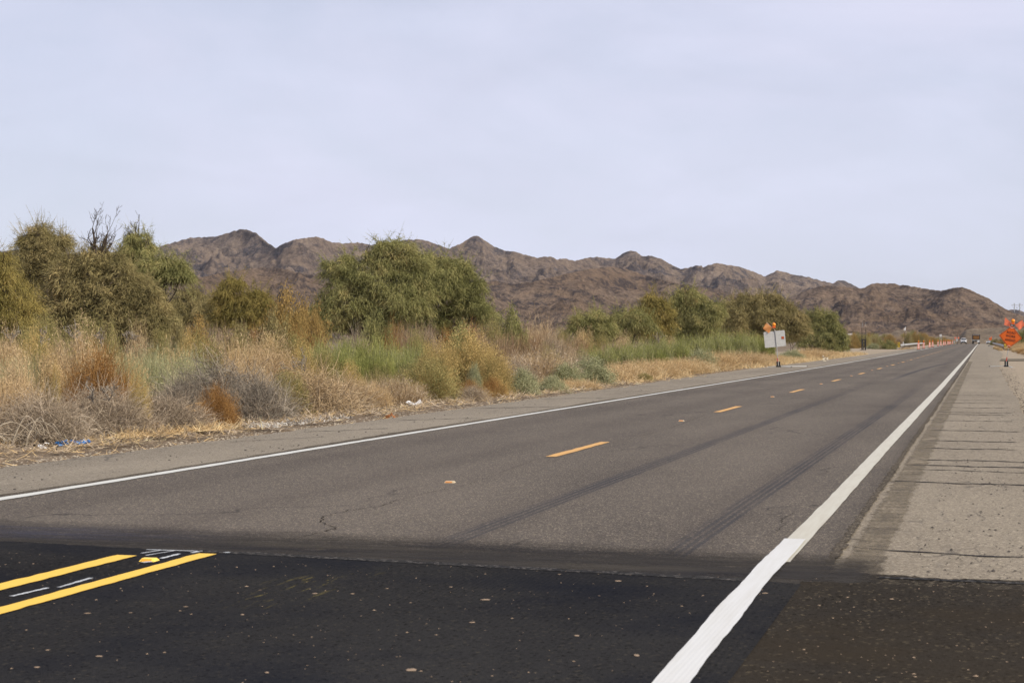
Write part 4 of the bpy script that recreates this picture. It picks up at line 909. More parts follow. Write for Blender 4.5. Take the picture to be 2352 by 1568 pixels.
# the right-hand group
RT = 'trees of the right-hand group'
T('tamarisk_tree', 1355, 112, [(1345, 740, 24, 16), (1372, 735, 14, 16, .8), (1335, 755, 20, 14), (1365, 755, 24, 16), (1390, 750, 14, 12, .7)], 'low leftmost tree of the right-hand group', 'tam', RT, 61, .8, .07, sl=.4, sw=.045)
T('tamarisk_tree', 1440, 122, [(1430, 740, 26, 16), (1455, 735, 22, 18), (1475, 748, 20, 16), (1405, 752, 18, 14)], 'low tree just left of the pale pointed tree', 'tam', RT, 62, .8, .07, sl=.4, sw=.045)
T('tamarisk_tree', 1500, 130, [(1500, 702, 24, 20), (1485, 722, 28, 22), (1515, 725, 26, 24), (1500, 750, 34, 22), (1470, 745, 22, 18)], 'pale pointed tree, second tallest on the left of the right-hand group', 'tamgold', RT, 63, 1.3, .09, sl=.4, sw=.045)
T('tamarisk_tree', 1590, 140, [(1572, 680, 22, 16, .8), (1595, 690, 32, 20), (1560, 700, 24, 22), (1625, 705, 26, 18), (1580, 725, 42, 26), (1620, 735, 34, 26), (1560, 750, 30, 22), (1600, 762, 34, 18)], 'tree with dead twigs on its top, left of the grey sign', 'tam', RT, 64, 1.3, .10, snag=[(1575, 685, 658, -.2, .05, 2, 41, M_bark)], sl=.4, sw=.045)
T('tamarisk_tree', 1675, 150, [(1665, 722, 30, 20), (1690, 740, 26, 22), (1650, 745, 26, 22), (1675, 762, 30, 16)], 'low dark tree filling the middle of the right-hand group', 'tamdull', RT, 65, 1.3, .10, sl=.4, sw=.045)
T('tamarisk_tree', 1740, 152, [(1725, 692, 34, 18), (1765, 695, 34, 20), (1705, 712, 34, 22), (1750, 722, 44, 26), (1790, 715, 36, 24), (1720, 745, 40, 24), (1775, 752, 40, 22), (1815, 735, 28, 26), (1830, 758, 20, 16), (1735, 772, 36, 14)], 'broadest tree of the right-hand group, directly behind the grey sign', 'tamdull', RT, 66, 1.3, .12, snag=[(1800, 735, 705, .5, .05, 2, 43, M_bark)], sl=.4, sw=.045)
T('tamarisk_tree', 1880, 205, [(1868, 726, 18, 12), (1892, 730, 22, 14), (1880, 748, 32, 18), (1905, 752, 24, 18), (1862, 755, 22, 18), (1892, 775, 36, 18), (1922, 772, 16, 20), (1860, 782, 22, 16), (1905, 792, 24, 12), (1932, 790, 9, 14)], 'rightmost tree of the group, drooping to the gravel pull-out', 'tam', RT, 67, .8, .12, sl=.5, sw=.06)
for i, u in enumerate(range(1350, 1900, 42)):
    T('tamarisk_tree', u, 190 + i * 5, [(u, 758 - (8 if i > 4 else 0), 30, 14), (u + 14, 770, 26, 12)], 'low green tree seen between taller ones of the right-hand group', 'tamdull', 'low background trees of the right-hand group', 80 + i, .9, .06, sl=.5, sw=.07)
for i, u in enumerate((-20, 60, 130, 240, 330, 620, 700)):
    T('tamarisk_tree', u, 118 + i * 4, [(u, 738, 36, 22), (u + 16, 755, 30, 18)], 'low dull tree behind the left-hand brush', 'tamdull', 'low background trees of the left-hand side', 100 + i, .6, .06, sl=.4, sw=.05)

# ---- what nobody could count
def carpet(name, n, xr, yr, Lr, w, mats, seed, dens=None, D=(.5, .5, .8), nseg=3, droop=.3, flat=False, z0=0.0):
    r = rng_(seed); P = []
    while sum(len(p) for p in P) < n:
        x = r.uniform(*xr, n * 2); y = yr[0] + (yr[1] - yr[0]) * r.uniform(0, 1, n * 2) ** 1.5
        ok = np.ones(n * 2, bool) if dens is None else r.uniform(0, 1, n * 2) < dens(x, y)
        P.append(np.stack([x, y, gz(y) - .03 + z0 + .05 * (x < -11)], -1)[ok])
    P = np.concatenate(P)[:n]
    k = 1 + np.clip(P[:, 1] / 60, 0, 3)
    Dd = r.normal(size=(n, 3)) * D; Dd[:, 2] = np.abs(Dd[:, 2]) + (0 if flat else .35)
    V, Fc = ribbons(P, Dd, r.uniform(*Lr, n), r.uniform(.6, 1.4, n) * w * k, nseg, .5, droop, seed + 1, .3, .05)
    if flat: V[:, 2] = np.maximum(V[:, 2], np.repeat(P[:, 2], (nseg + 1) * 2) + .002)
    o = link(name, mesh(name, V, Fc, mats)); return kind(o, 'stuff')
clump = lambda x, y: np.clip(perlin(x / 2.2, y / 2.2, 5) * 2.2 + .55, .05, 1)
carpet('dry_grass', 26000, (-62, -13.0), (14, 120), (.10, .34), .009, [MV['tan']], 201, clump)
carpet('dry_grass', 14000, (-62, -13.2), (14, 130), (.10, .36), .009, [MV['straw']], 202, lambda x, y: 1 - clump(x, y) * .8)
carpet('dry_grass', 26000, (-14.5, -11.2), (52, 190), (.10, .42), .007, [MV['straw']], 203, lambda x, y: np.clip((-x - 11.0 - .7 * (y < 95)) * 1.2, .03, 1))
carpet('green_undergrowth', 22000, (-80, -15), (30, 170), (.2, .6), .010, [MV['green']], 204, lambda x, y: np.clip(perlin(x / 6, y / 6, 9) * 2 + .2, 0, 1))
carpet('dry_grass', 16000, (2.6, 30), (165, 420), (.1, .5), .012, [MV['straw']], 205, lambda x, y: np.clip((x - 4) / 4, .02, 1))
# litter strip: shredded straw, bark chips and twigs lying flat
strand = lambda x, y: np.clip(perlin(x / .5, y / 1.4, 21) * 1.8 + .45, .05, 1) * np.clip((-x - 10.75) * 1.6, 0, 1)
carpet('straw_litter', 11000, (-13.2, -10.75), (18, 75), (.05, .26), .008, [MV['straw']], 211, strand, (1, 1, .09), 2, .1, True)
carpet('twig_litter', 15000, (-13.6, -10.9), (18, 60), (.05, .3), .010, [MV['grey']], 212, strand, (1, 1, .12), 2, .1, True)
carpet('straw_litter', 2600, (-12.1, -11.2), (22.5, 27), (.06, .24), .009, [MV['straw']], 213, lambda x, y: np.exp(-((x + 11.95) / .22) ** 2 - ((y - 24.6) / .8) ** 2) + np.exp(-((x + 11.75) / .25) ** 2 - ((y - 26.4) / .5) ** 2), (1, 1, .28), 3, .2, True, .03)
carpet('white_litter', 700, (-11.9, -11.0), (27.5, 31.5), (.04, .11), .018, [simple('weathered_paper', (.42, .39, .34), .9)], 214, lambda x, y: np.exp(-((x + 11.35) / .3) ** 2), (1, 1, .15), 1, 0, True, .01)
# arching thick stems at the foot of the grey shrubs
def arches():
    r = random.Random(6); mb = MB()
    for k in range(46):
        u = r.uniform(-20, 205); Z = r.uniform(23.9, 25.2) + max(0, u) * .008; x, y = at(u, Z); z = groundz(x, y)
        w = r.uniform(.25, .7); h = r.uniform(.10, .42); a = r.gauss(0, .4) + TH; pts = []
        for i in range(8):
            f = i / 7; pts.append((x + (f - .5) * w * math.cos(a), y + (f - .5) * w * math.sin(a) + r.gauss(0, .012), z + h * math.sin(f * 2.7) + .01))
        mb.tube(pts, [.013 * (1 - .6 * i / 7) * r.uniform(.7, 1.2) for i in range(8)], 5)
    o = mb.build('fallen_stems', simple('weathered_stems', (.36, .30, .22), .9, 0, .1, .4, 12)); kind(o, 'stuff')
arches()
# loose stones: pale flat ones lying on the fresh asphalt, gravel on the shoulders
def stones(name, n, fx, fy, size, mat, seed, flat=.35, zoff=.012):
    r = rng_(seed); base = np.array([(math.cos(a), math.sin(a), 0) for a in np.arange(6) * math.pi / 3] + [(0, 0, 1)]); Fb = np.array([(i, (i + 1) % 6, 6) for i in range(6)])
    V = []; Fc = []
    for i in range(n):
        x, y = fx(r), fy(r); s = size(r); a = r.uniform(0, 6.28); sx, sy = s * r.uniform(.7, 1.3), s * r.uniform(.5, 1.1)
        q = base * (1 + r.normal(size=(7, 1)) * .18) * [sx, sy, s * flat]; c, d = math.cos(a), math.sin(a)
        q = np.stack([q[:, 0] * c - q[:, 1] * d + x, q[:, 0] * d + q[:, 1] * c + y, q[:, 2] + float(gz(y)) + zoff], -1)
        V.append(q); Fc.append(Fb + 7 * i)
    return kind(link(name, mesh(name, np.concatenate(V), np.concatenate(Fc), mat)), 'stuff')
M_peb = simple('pale_pebble', (.34, .25, .17), .85, 0, .1, .4, 30)
M_dk = simple('dark_gravel', (.07, .062, .055), .9, 0, .1, .5, 30)
M_lt = simple('light_gravel', (.33, .28, .21), .9, 0, .1, .4, 30)
stones('gravel', 420, lambda r: r.uniform(-7, -1.1), lambda r: r.uniform(6.5, 11.0), lambda r: .0035 + .006 * r.uniform() ** 4, M_peb, 301, .35, .011)
stones('gravel', 44, lambda r: r.uniform(-7.5, -1.1), lambda r: r.uniform(6.8, 10.8), lambda r: .012 + .018 * r.uniform() ** 2, M_peb, 302, .12, .011)
stones('gravel', 260, lambda r: r.uniform(-1, 1.7), lambda r: r.uniform(6.5, 11.0), lambda r: .004 + .007 * r.uniform() ** 4, M_peb, 303, .4, .009)
stones('gravel', 1500, lambda r: r.uniform(-.4, 1.6), lambda r: 11 + 60 * r.uniform() ** 2, lambda r: .006 + .012 * r.uniform() ** 3, M_dk, 304, .6, -.004)
stones('gravel', 5000, lambda r: .75 + abs(r.normal()) * .7, lambda r: 11 + 110 * r.uniform() ** 1.6, lambda r: .008 + .02 * r.uniform() ** 2, M_lt, 305, .7, -.03)
stones('gravel', 2500, lambda r: .75 + abs(r.normal()) * .4, lambda r: 11 + 90 * r.uniform() ** 1.6, lambda r: .008 + .02 * r.uniform() ** 2, M_dk, 306, .7, -.03)
stones('gravel', 1300, lambda r: r.uniform(-10.9, -8.75), lambda r: 14 + 90 * r.uniform() ** 1.7, lambda r: .005 + .014 * r.uniform() ** 5, M_dk, 307, .7, -.006)
stones('gravel', 3500, lambda r: -10.75 - abs(r.normal()) * .35, lambda r: 14 + 90 * r.uniform() ** 1.5, lambda r: .008 + .02 * r.uniform() ** 2, M_lt, 308, .7, -.02)
# ------------------------------------------------------------------ road signs, channelizers, rails, vehicles
M_org = simple('orange_sign_sheeting', (.62, .115, .012), .45, 0, .3, .06)
M_blk = simple('black_legend', (.022, .012, .010), .5, 0, .3, .1)
M_rub = simple('black_rubber', (.020, .020, .020), .75)
M_alu = simple('bare_aluminium', (.44, .44, .42), .55, .25, .4, .12, 20)
M_alud = simple('dull_aluminium', (.47, .465, .44), .6, .15, .3, .14, 9)
M_galv = simple('galvanised_steel', (.42, .42, .40), .5, .4, .4, .15, 14)
M_red = simple('red_mast_sleeve', (.50, .035, .012), .5)
M_wht = simple('white_paint', (.78, .78, .76), .4, 0, .4, .06)
M_amb = NT('amber_lens'); M_amb = M_amb.pbr((.90, .30, .012), .25, 0, None, .5)
M_dkm = simple('dark_steel', (.035, .032, .030), .6, .3)
M_glass = simple('dark_glass', (.012, .014, .016), .12, 0, .6, .1)
M_orp = simple('orange_plastic', (.72, .125, .020), .5, 0, .3, .08)
M_refl = simple('white_reflective', (.80, .76, .72), .4, 0, .4, .05)
M_yelr = simple('yellow_reflective', (.72, .50, .05), .45, 0, .3, .08)
def cloth(name, a, b):
    t = NT(name); n = t.noise(t.coord(), 5, 4)
    c = t.mix(t.rng(n, .3, .7), a, b)
    d = t.node('BsdfDiffuse', {'Color': c}); tr = t.node('BsdfTranslucent', {'Color': c})
    ms = t.node('MixShader', {0: .45, 1: d.outputs[0], 2: tr.outputs[0]}); t.l.new(ms.outputs[0], t.out.inputs['Surface']); return t.m
M_flag = cloth('coral_flag_cloth', (.88, .20, .10), (.95, .30, .17))
M_flagp = cloth('faded_orange_flag_cloth', (.74, .36, .15), (.62, .26, .09))

def cloth_mesh(c, nx=9, ny=9, rip=.03, seed=1):
    """bilinear cloth patch between four corners (x,z), rippled in y"""
    r = random.Random(seed); ph = r.uniform(0, 6); V = []
    for j in range(ny + 1):
        for i in range(nx + 1):
            a, b = i / nx, j / ny
            x = (c[0][0] * (1 - a) + c[1][0] * a) * (1 - b) + (c[3][0] * (1 - a) + c[2][0] * a) * b
            z = (c[0][1] * (1 - a) + c[1][1] * a) * (1 - b) + (c[3][1] * (1 - a) + c[2][1] * a) * b
            V.append((x + .012 * math.sin(b * 9 + ph), rip * math.sin(a * 6 + b * 3 + ph) * (.3 + b), z + .010 * math.sin(a * 8 + ph)))
    w = nx + 1
    Fc = [(j * w + i, j * w + i + 1, (j + 1) * w + i + 1, (j + 1) * w + i) for j in range(ny) for i in range(nx)]
    return V, Fc
def lamp(parent, c, r=.10):
    hs = MB().box((c[0], c[1] + .01, c[2] - r - .05), (.17, .11, .10), m=0, bev=.01).box((c[0], c[1], c[2] - r - .005), (.06, .05, .05))
    h = hs.build('lamp_housing', M_orp, parent, bevel=.012)
    ln = MB().lathe([(r * .35, -.075), (r * .8, -.06), (r, -.03), (r * 1.04, .0), (r, .03), (r * .8, .05)], c, 18, 'Y')
    ln.build('lamp_lens', M_amb, parent, True)
    MB().lathe([(r * 1.08, -.012), (r * 1.10, 0), (r * 1.08, .014)], c, 18, 'Y').build('lamp_rim', M_orp, h)
def spring_stand(parent, tall=.30, legs=((-1.55, -.1, .03), (1.55, .1, -.10), (1.35, -.5, -.06), (-1.3, .55, .03)), xo=0.0):
    b = MB().box((xo - .05, 0, tall * .5 + .06), (.075, .12, tall)).box((xo + .075, 0, tall * .5 + .06), (.075, .12, tall)).box((xo + .012, 0, .05), (.26, .2, .07))
    base = b.build('spring_base', M_rub, parent, bevel=.008)
    MB().box((xo + .012, -.03, tall * .5 + .06), (.03, .04, tall)).build('spring', M_alu, base)
    for lx, ly, lz in legs:
        m = MB(); s = 1 if lx > 0 else -1
        m.tube([(xo + .1 * s, ly * .1, .06), (xo + lx * .6, ly * .6, .035 + lz * .3), (xo + lx, ly, .025 + lz * .4)], .026, 4)
        lg = m.build('leg', M_alu, parent)
        MB().box((xo + lx, ly, .025 + lz * .4), (.05, .05, .05)).build('foot', M_rub, lg)
def text_mesh(s, size, cx, cz, y, sx=1.0, mat=None, parent=None, rot=0.0, name='lettering', wt=.0):
    cu = bpy.data.curves.new('t', 'FONT'); cu.body = s; cu.size = size; cu.align_x = 'CENTER'; cu.align_y = 'CENTER'; cu.extrude = .002; cu.offset = wt; cu.space_character = 1.12
    ob = bpy.data.objects.new('t', cu); COL.objects.link(ob); bpy.context.view_layer.update()
    me = bpy.data.meshes.new_from_object(ob.evaluated_get(bpy.context.evaluated_depsgraph_get()))
    bpy.data.objects.remove(ob); bpy.data.curves.remove(cu)
    M = Matrix.Translation((cx, y, cz)) @ Matrix.Rotation(rot, 4, 'Y') @ Matrix.Rotation(R(90), 4, 'X') @ Matrix.Diagonal((sx, 1, 1, 1))
    me.transform(M); me.materials.clear(); me.materials.append(mat); return link(name, me, parent)
def rrect(w, h, r, n=5, cx=0, cz=0, rot=0):
    P = []
    for sx, sz, a0 in ((1, 1, 0), (-1, 1, 90), (-1, -1, 180), (1, -1, 270)):
        for k in range(n + 1):
            a = R(a0 + 90 * k / n); P.append((sx * (w / 2 - r) + r * math.cos(a), sz * (h / 2 - r) + r * math.sin(a)))
    c, s = math.cos(rot), math.sin(rot)
    return [(cx + x * c + z * s, cz - x * s + z * c) for x, z in P]

# ---- ROAD WORK AHEAD sign on the right shoulder
def right_sign():
    Z = 102.6; x, y = at(2310.9, Z); t = empty('road_work_sign', (x, y, float(gz(y)) - .03), (0, 0, R(3)))
    tag(t, 'orange diamond sign reading ROAD WORK AHEAD on a leaning spring stand, two coral flags above', 'sign')
    k = .002158; Q = lambda a, b: ((a - 840) * k, (1480 - b) * k)
    cx, cz = Q(949, 692); rot = R(8.3)
    a = R(45)
    p = MB().prism(rrect(.908, .908, .05, 4, cx, cz, rot + a), -.012, .0); pan = p.build('sign_panel', M_org, t)
    o = rrect(.862, .862, .035, 4, cx, cz, rot + a); i_ = rrect(.826, .826, .025, 4, cx, cz, rot + a); n = len(o)
    V = [(q[0], -.0145, q[1]) for q in o + i_]; MB().add(V, [(j, (j + 1) % n, n + (j + 1) % n, n + j) for j in range(n)]).build('border', M_blk, pan)
    c, s = math.cos(rot), math.sin(rot)
    for tx, dx, dz, w in (('ROAD', .012, .235, .80), ('WORK', .012, .030, .80), ('AHEAD', .012, -.190, .80)):
        text_mesh(tx, .20, cx + dx * c + dz * s, cz - dx * s + dz * c, -.016, w, M_blk, pan, rot, 'lettering', .003)
    top, bot = Q(990, 415), Q(905, 968)
    m = MB(); m.tube([(.0, .02, .3), (bot[0], .02, bot[1]), (top[0], .02, top[1] + .06)], .017, 6); m.build('mast', M_galv, t)
    MB().tube([(.004, .0, .30), (.05, .0, .56)], .024, 6).build('mast_sleeve', M_red, t)
    for q, sg in ((top, -1), (bot, 1)):
        m = MB(); m.tube([(q[0] + .085 * math.cos(th), -.02, q[1] + sg * .05 + sg * .055 * math.sin(th)) for th in np.linspace(0, math.pi, 9)], .008, 5); m.build('corner_clip', M_wht, t)
    def flag(st0, st1, cs, seed):
        stf = MB().tube([(st0[0], .02, st0[1]), (st1[0], .02, st1[1])], .011, 5).build('flag_staff', M_dkm, t)
        V, Fc = cloth_mesh(cs, seed=seed); MB().add(V, Fc).build('flag', M_flag, stf, True)
    flag(Q(992, 408), Q(816, 178), [Q(818, 182), Q(962, 330), Q(935, 425), Q(788, 378)], 3)
    flag(Q(992, 408), Q(1250, 246), [Q(1062, 372), Q(1245, 250), Q(1330, 385), Q(1170, 520)], 7)
    MB().box((Q(990, 385)[0], .02, Q(990, 385)[1]), (.07, .03, .16)).build('lamp_bracket', M_galv, t)
    lamp(t, (Q(1014, 272)[0], -.02, Q(1014, 272)[1]), .098)
    spring_stand(t, .27, ((-.92, -.1, .04), (.82, .15, -.26), (.55, -.55, -.30), (-.5, .8, .03)))
right_sign()

# ---- the sign seen from behind at the left shoulder
def left_sign():
    k = .1339 * .57422; Z = 101.0; kk = k * Z / F; x, y = at((3020 + 690 * .1339) * .57422, Z)
    t = empty('road_sign', (x, y, float(gz(y)) - .02), (0, 0, TH))
    tag(t, 'back of a grey rectangular sign on a leaning stand, with amber lamp and faded flag', 'sign')
    Q = lambda a, b: ((a - 690) * kk, (1490 - b) * kk)
    C = [Q(258, 440), Q(885, 378), Q(930, 850), Q(302, 912)]; cx = sum(c[0] for c in C) / 4; cz = sum(c[1] for c in C) / 4
    w = math.hypot(C[1][0] - C[0][0], C[1][1] - C[0][1]); h = math.hypot(C[3][0] - C[0][0], C[3][1] - C[0][1]); rot = R(-5.6)
    pan = MB().prism(rrect(w, h, .055, 5, cx, cz, rot), .02, .035).build('sign_panel', M_alud, t)
    m = MB(); o = rrect(.145, .145, .005, 1, *Q(828, 607), rot); i_ = rrect(.118, .118, .005, 1, *Q(828, 607), rot); n = len(o)
    st = MB().prism(o, .014, .019).build('maker_sticker', simple('orange_sticker', (.66, .12, .02), .5), pan)
    MB().add([(q[0], .0125, q[1]) for q in o + i_], [(j, (j + 1) % n, n + (j + 1) % n, n + j) for j in range(n)]).build('sticker_border', M_blk, st)
    q = Q(826, 609); R1 = rrect(.058, .058, .022, 4, q[0], q[1], rot); R2 = rrect(.026, .026, .010, 4, q[0], q[1], rot); n = len(R1)
    MB().add([(p[0], .0125, p[1]) for p in R1 + R2], [(j, (j + 1) % n, n + (j + 1) % n, n + j) for j in range(n)]).prism(rrect(.014, .034, .003, 1, q[0] + .022, q[1] - .018, R(-40)), .012, .0135).build('sticker_emblem', M_blk, st)
    m = MB(); m.tube([(.0, .0, .3), Q(650, 880)[:1] + (.0,) + Q(650, 880)[1:], (Q(600, 400)[0], .0, Q(600, 400)[1] + .02)], .019, 6); m.build('mast', M_galv, t)
    MB().tube([(Q(678, 1320)[0], -.004, Q(678, 1320)[1]), (Q(664, 1215)[0], -.004, Q(664, 1215)[1])], .024, 6).build('mast_sleeve', M_red, t)
    for a in ((600, 400), (645, 880)): MB().box((Q(*a)[0], -.012, Q(*a)[1]), (.10, .03, .03)).build('clamp', M_galv, t)
    MB().tube([(Q(600, 395)[0], 0, Q(600, 395)[1]), (Q(575, 330)[0], 0, Q(575, 330)[1])], .014, 5).build('lamp_bracket', M_dkm, t)
    stf = MB().tube([(Q(600, 385)[0], -.02, Q(600, 385)[1]), (Q(518, 305)[0], -.02, Q(518, 305)[1]), (Q(342, 158)[0], -.02, Q(342, 158)[1])], .013, 5).build('flag_staff', simple('pale_wood', (.62, .42, .30), .8), t)
    V, Fc = cloth_mesh([Q(338, 170), Q(515, 315), Q(412, 470), Q(232, 330)], rip=.05, seed=4); MB().add([(a, b - .03, c) for a, b, c in V], Fc).build('flag', M_flagp, stf, True)
    lamp(t, (Q(565, 212)[0], -.02, Q(565, 212)[1]), .088)
    spring_stand(t, .26, ((-1.28, -.25, -.05), (1.75, .9, .06), (.7, -.2, .02), (-.9, .3, .0)))
left_sign()

# ---- striped channelizer panels with lamps
def channelizer(x, y, rz, flip):
    t = empty('channelizer', (x, y, float(gz(y)) + .0), (0, 0, rz)); w = .30
    MB().box((0, 0, .025), (.56, .42, .05)).box((0, 0, .07), (.36, .26, .05)).build('rubber_base', M_rub, t, bevel=.01)
    b = MB().prism([(-.165, .09), (.165, .09), (.135, 1.02), (-.135, 1.02)], -.045, .045).build('panel', M_orp, t, bevel=.012)
    MB().prism([(-.06, 1.02), (.06, 1.02), (.05, 1.10), (-.05, 1.10)], -.03, .03).build('handle', M_orp, b)
    m = MB(); sg = -1 if flip else 1
    def clip(poly, f):
        out = []
        for i in range(len(poly)):
            p, q = poly[i], poly[(i + 1) % len(poly)]; fp, fq = f(p), f(q)
            if fp >= 0: out.append(p)
            if (fp >= 0) != (fq >= 0):
                s = fp / (fp - fq); out.append((p[0] + (q[0] - p[0]) * s, p[1] + (q[1] - p[1]) * s))
        return out
    for k in range(-1, 6):
        z0 = .18 + k * .175; sh = sg * .13
        poly = [(-.2, z0 + sh * -1), (.2, z0 + sh), (.2, z0 + .088 + sh), (-.2, z0 + .088 - sh)]
        for f in (lambda p: p[0] + .118 + (p[1] < 0) * 0, lambda p: .118 - p[0], lambda p: p[1] - .13, lambda p: .985 - p[1]): 
            poly = clip(poly, f)
            if len(poly) < 3: break
        if len(poly) >= 3: m.add([(q[0], -.047, q[1]) for q in poly], [tuple(range(len(poly)))])
    m.build('reflective_stripes', M_refl, b)
    lamp(t, (0.0, -.02, 1.28), .085)
    MB().box((.06, .05, 1.25), (.05, .06, .20)).build('battery_box', M_dkm, t)
    return t
CH = [(2109.8, 268, 1), (2121.6, 293, 0), (2135.4, 325, 0), (2142.2, 344, 0), (2154.6, 387, 0), (2161.2, 414, 0), (2167.5, 444, 0), (2171.2, 463, 0), (2177.0, 500, 0), (2179.8, 520, 0), (2182.6, 539, 0), (2187.5, 575, 0)]
ORD = ['nearest', 'second nearest', 'third', 'fourth', 'fifth', 'sixth', 'seventh', 'eighth', 'ninth', 'tenth', 'eleventh', 'farthest, slightly apart,']
protoA = channelizer(0, 0, 0, 1); protoB = channelizer(0, 2, 0, 0); usedA = usedB = False
for i, (u, Z, fl) in enumerate(CH):
    x, y = at(u, Z); pr = protoA if fl else protoB
    if (fl and not usedA) or (not fl and not usedB):
        c = pr
        if fl: usedA = True
        else: usedB = True
    else: c = copy_tree(pr)
    c.location = (x, y, float(gz(y))); c.rotation_euler = (0, 0, R(random.Random(i).uniform(-4, 10)))
    tag(c, 'orange and white striped channelizer with amber lamp, %s in the row' % ORD[i], 'channelizer', 'channelizers along the left edge line')

# ---- guardrails with black and yellow end markers
def wbeam(pts, name, label, mark, msz, mflip, ngap=None):
    x0, y0 = pts[0]; t = empty(name, (x0, y0, float(gz(y0)) - .03)); tag(t, label, 'guardrail')
    prof = [(-.16, .0), (-.11, -.075), (-.04, -.075), (0, -.02), (.04, -.075), (.11, -.075), (.16, .0)]
    m = MB(); V = []; n = len(prof); sgn = 1 if x0 < -5 else -1
    for (x, y) in pts:
        z = float(gz(y)) - float(gz(y0))
        for h, d in prof: V.append((x - x0 - sgn * d, y - y0, z + .62 + h))
    m.add(V, [(i * n + j, (i + 1) * n + j, (i + 1) * n + j + 1, i * n + j + 1) for i in range(len(pts) - 1) for j in range(n - 1)])
    m.build('rail', M_galv, t, True)
    acc = 0
    for i in range(len(pts) - 1):
        (xa, ya), (xb, yb) = pts[i], pts[i + 1]; L = math.hypot(xb - xa, yb - ya); d = 0
        while acc + 0 <= L and d < L:
            f = d / L; x, y = xa + (xb - xa) * f, ya + (yb - ya) * f
            MB().box((x - x0 - sgn * .16, y - y0, float(gz(y)) - float(gz(y0)) + .36), (.15, .15, .76)).build('post', simple_wood, t)
            d += 7.6
    cx, cz, w, h = mark
    mk = MB().box((cx, -.25, cz), (w, .012, h)).build('end_marker', M_yelr, t)
    s = MB(); sl = -1 if mflip else 1
    for k in range(-1, 3):
        z0 = -h / 2 + k * h * .42; a = w * .55 * sl
        P = [(-w / 2, z0 - a), (w / 2, z0 + a), (w / 2, z0 + a + h * .2), (-w / 2, z0 - a + h * .2)]; P = [(p, min(h / 2, max(-h / 2, q))) for p, q in P]
        s.add([(cx + p, -.258, cz + q) for p, q in P], [(0, 1, 2, 3)])
    s.build('black_stripes', M_blk, mk)
    MB().box((cx, -.23, cz - h / 2 - .12), (.12, .02, .34)).box((cx + .25, -.2, .12), (.18, .1, .24)).build('marker_post', M_galv, mk)
    MB().box((.45, .1, 1.02), (.10, .03, .26)).build('delineator', M_wht, t)
simple_wood = simple('weathered_post', (.16, .12, .085), .9)
x0, y0 = at(2068, 290)
wbeam([at(2068, 290), at(2080, 318), at(2092, 352), at(2106, 400), at(2124, 455)], 'guardrail', 'long low metal guardrail behind the striped channelizers', (-.22, .68, .38, .82), None, True)
x1, y1 = at(2307, 262)
wbeam([at(2306, 266), at(2299, 300), at(2293, 345), at(2286, 400), at(2281, 470), at(2277, 560), at(2275, 640)], 'guardrail', 'metal guardrail running back from behind the orange diamond sign', (.28, .55, .50, .66), None, False)

# ---- vehicles
M_carw = simple('white_car_paint', (.80, .80, .79), .25, 0, .5, .03)
M_cars = simple('silver_car_paint', (.42, .43, .44), .3, .4, .5, .05)
M_tyre = simple('tyre_rubber', (.018, .018, .018), .85)
M_plate = simple('licence_plate', (.55, .55, .50), .5)
M_hl = simple('headlamp_glass', (.35, .36, .37), .15, 0, .6)
def wheel(parent, c, r=.40, w=.26):
    a = MB().lathe([(r * .6, -w / 2), (r * .95, -w / 2), (r, -w * .35), (r, w * .35), (r * .95, w / 2), (r * .6, w / 2)], c, 20, 'X').build('tyre', M_tyre, parent, True)
    MB().lathe([(r * .1, -w / 2 - .004), (r * .6, -w / 2 + .01), (r * .6, w / 2 - .01), (r * .1, w / 2 + .004)], c, 14, 'X').build('rim', M_galv, a)
def loft(m, secs, mi=0):
    """secs: list of (y, [(x,z) half profile from bottom centre to top centre]) mirrored"""
    V = []; n = None
    for y, hp in secs:
        full = [(x, z) for x, z in hp] + [(-x, z) for x, z in reversed(hp)]; n = len(full); V += [(x, y, z) for x, z in full]
    Fc = [(i * n + j, i * n + (j + 1) % n, (i + 1) * n + (j + 1) % n, (i + 1) * n + j) for i in range(len(secs) - 1) for j in range(n)]
    Fc += [tuple(range(n - 1, -1, -1)), tuple((len(secs) - 1) * n + j for j in range(n))]
    m.add(V, Fc, mi)
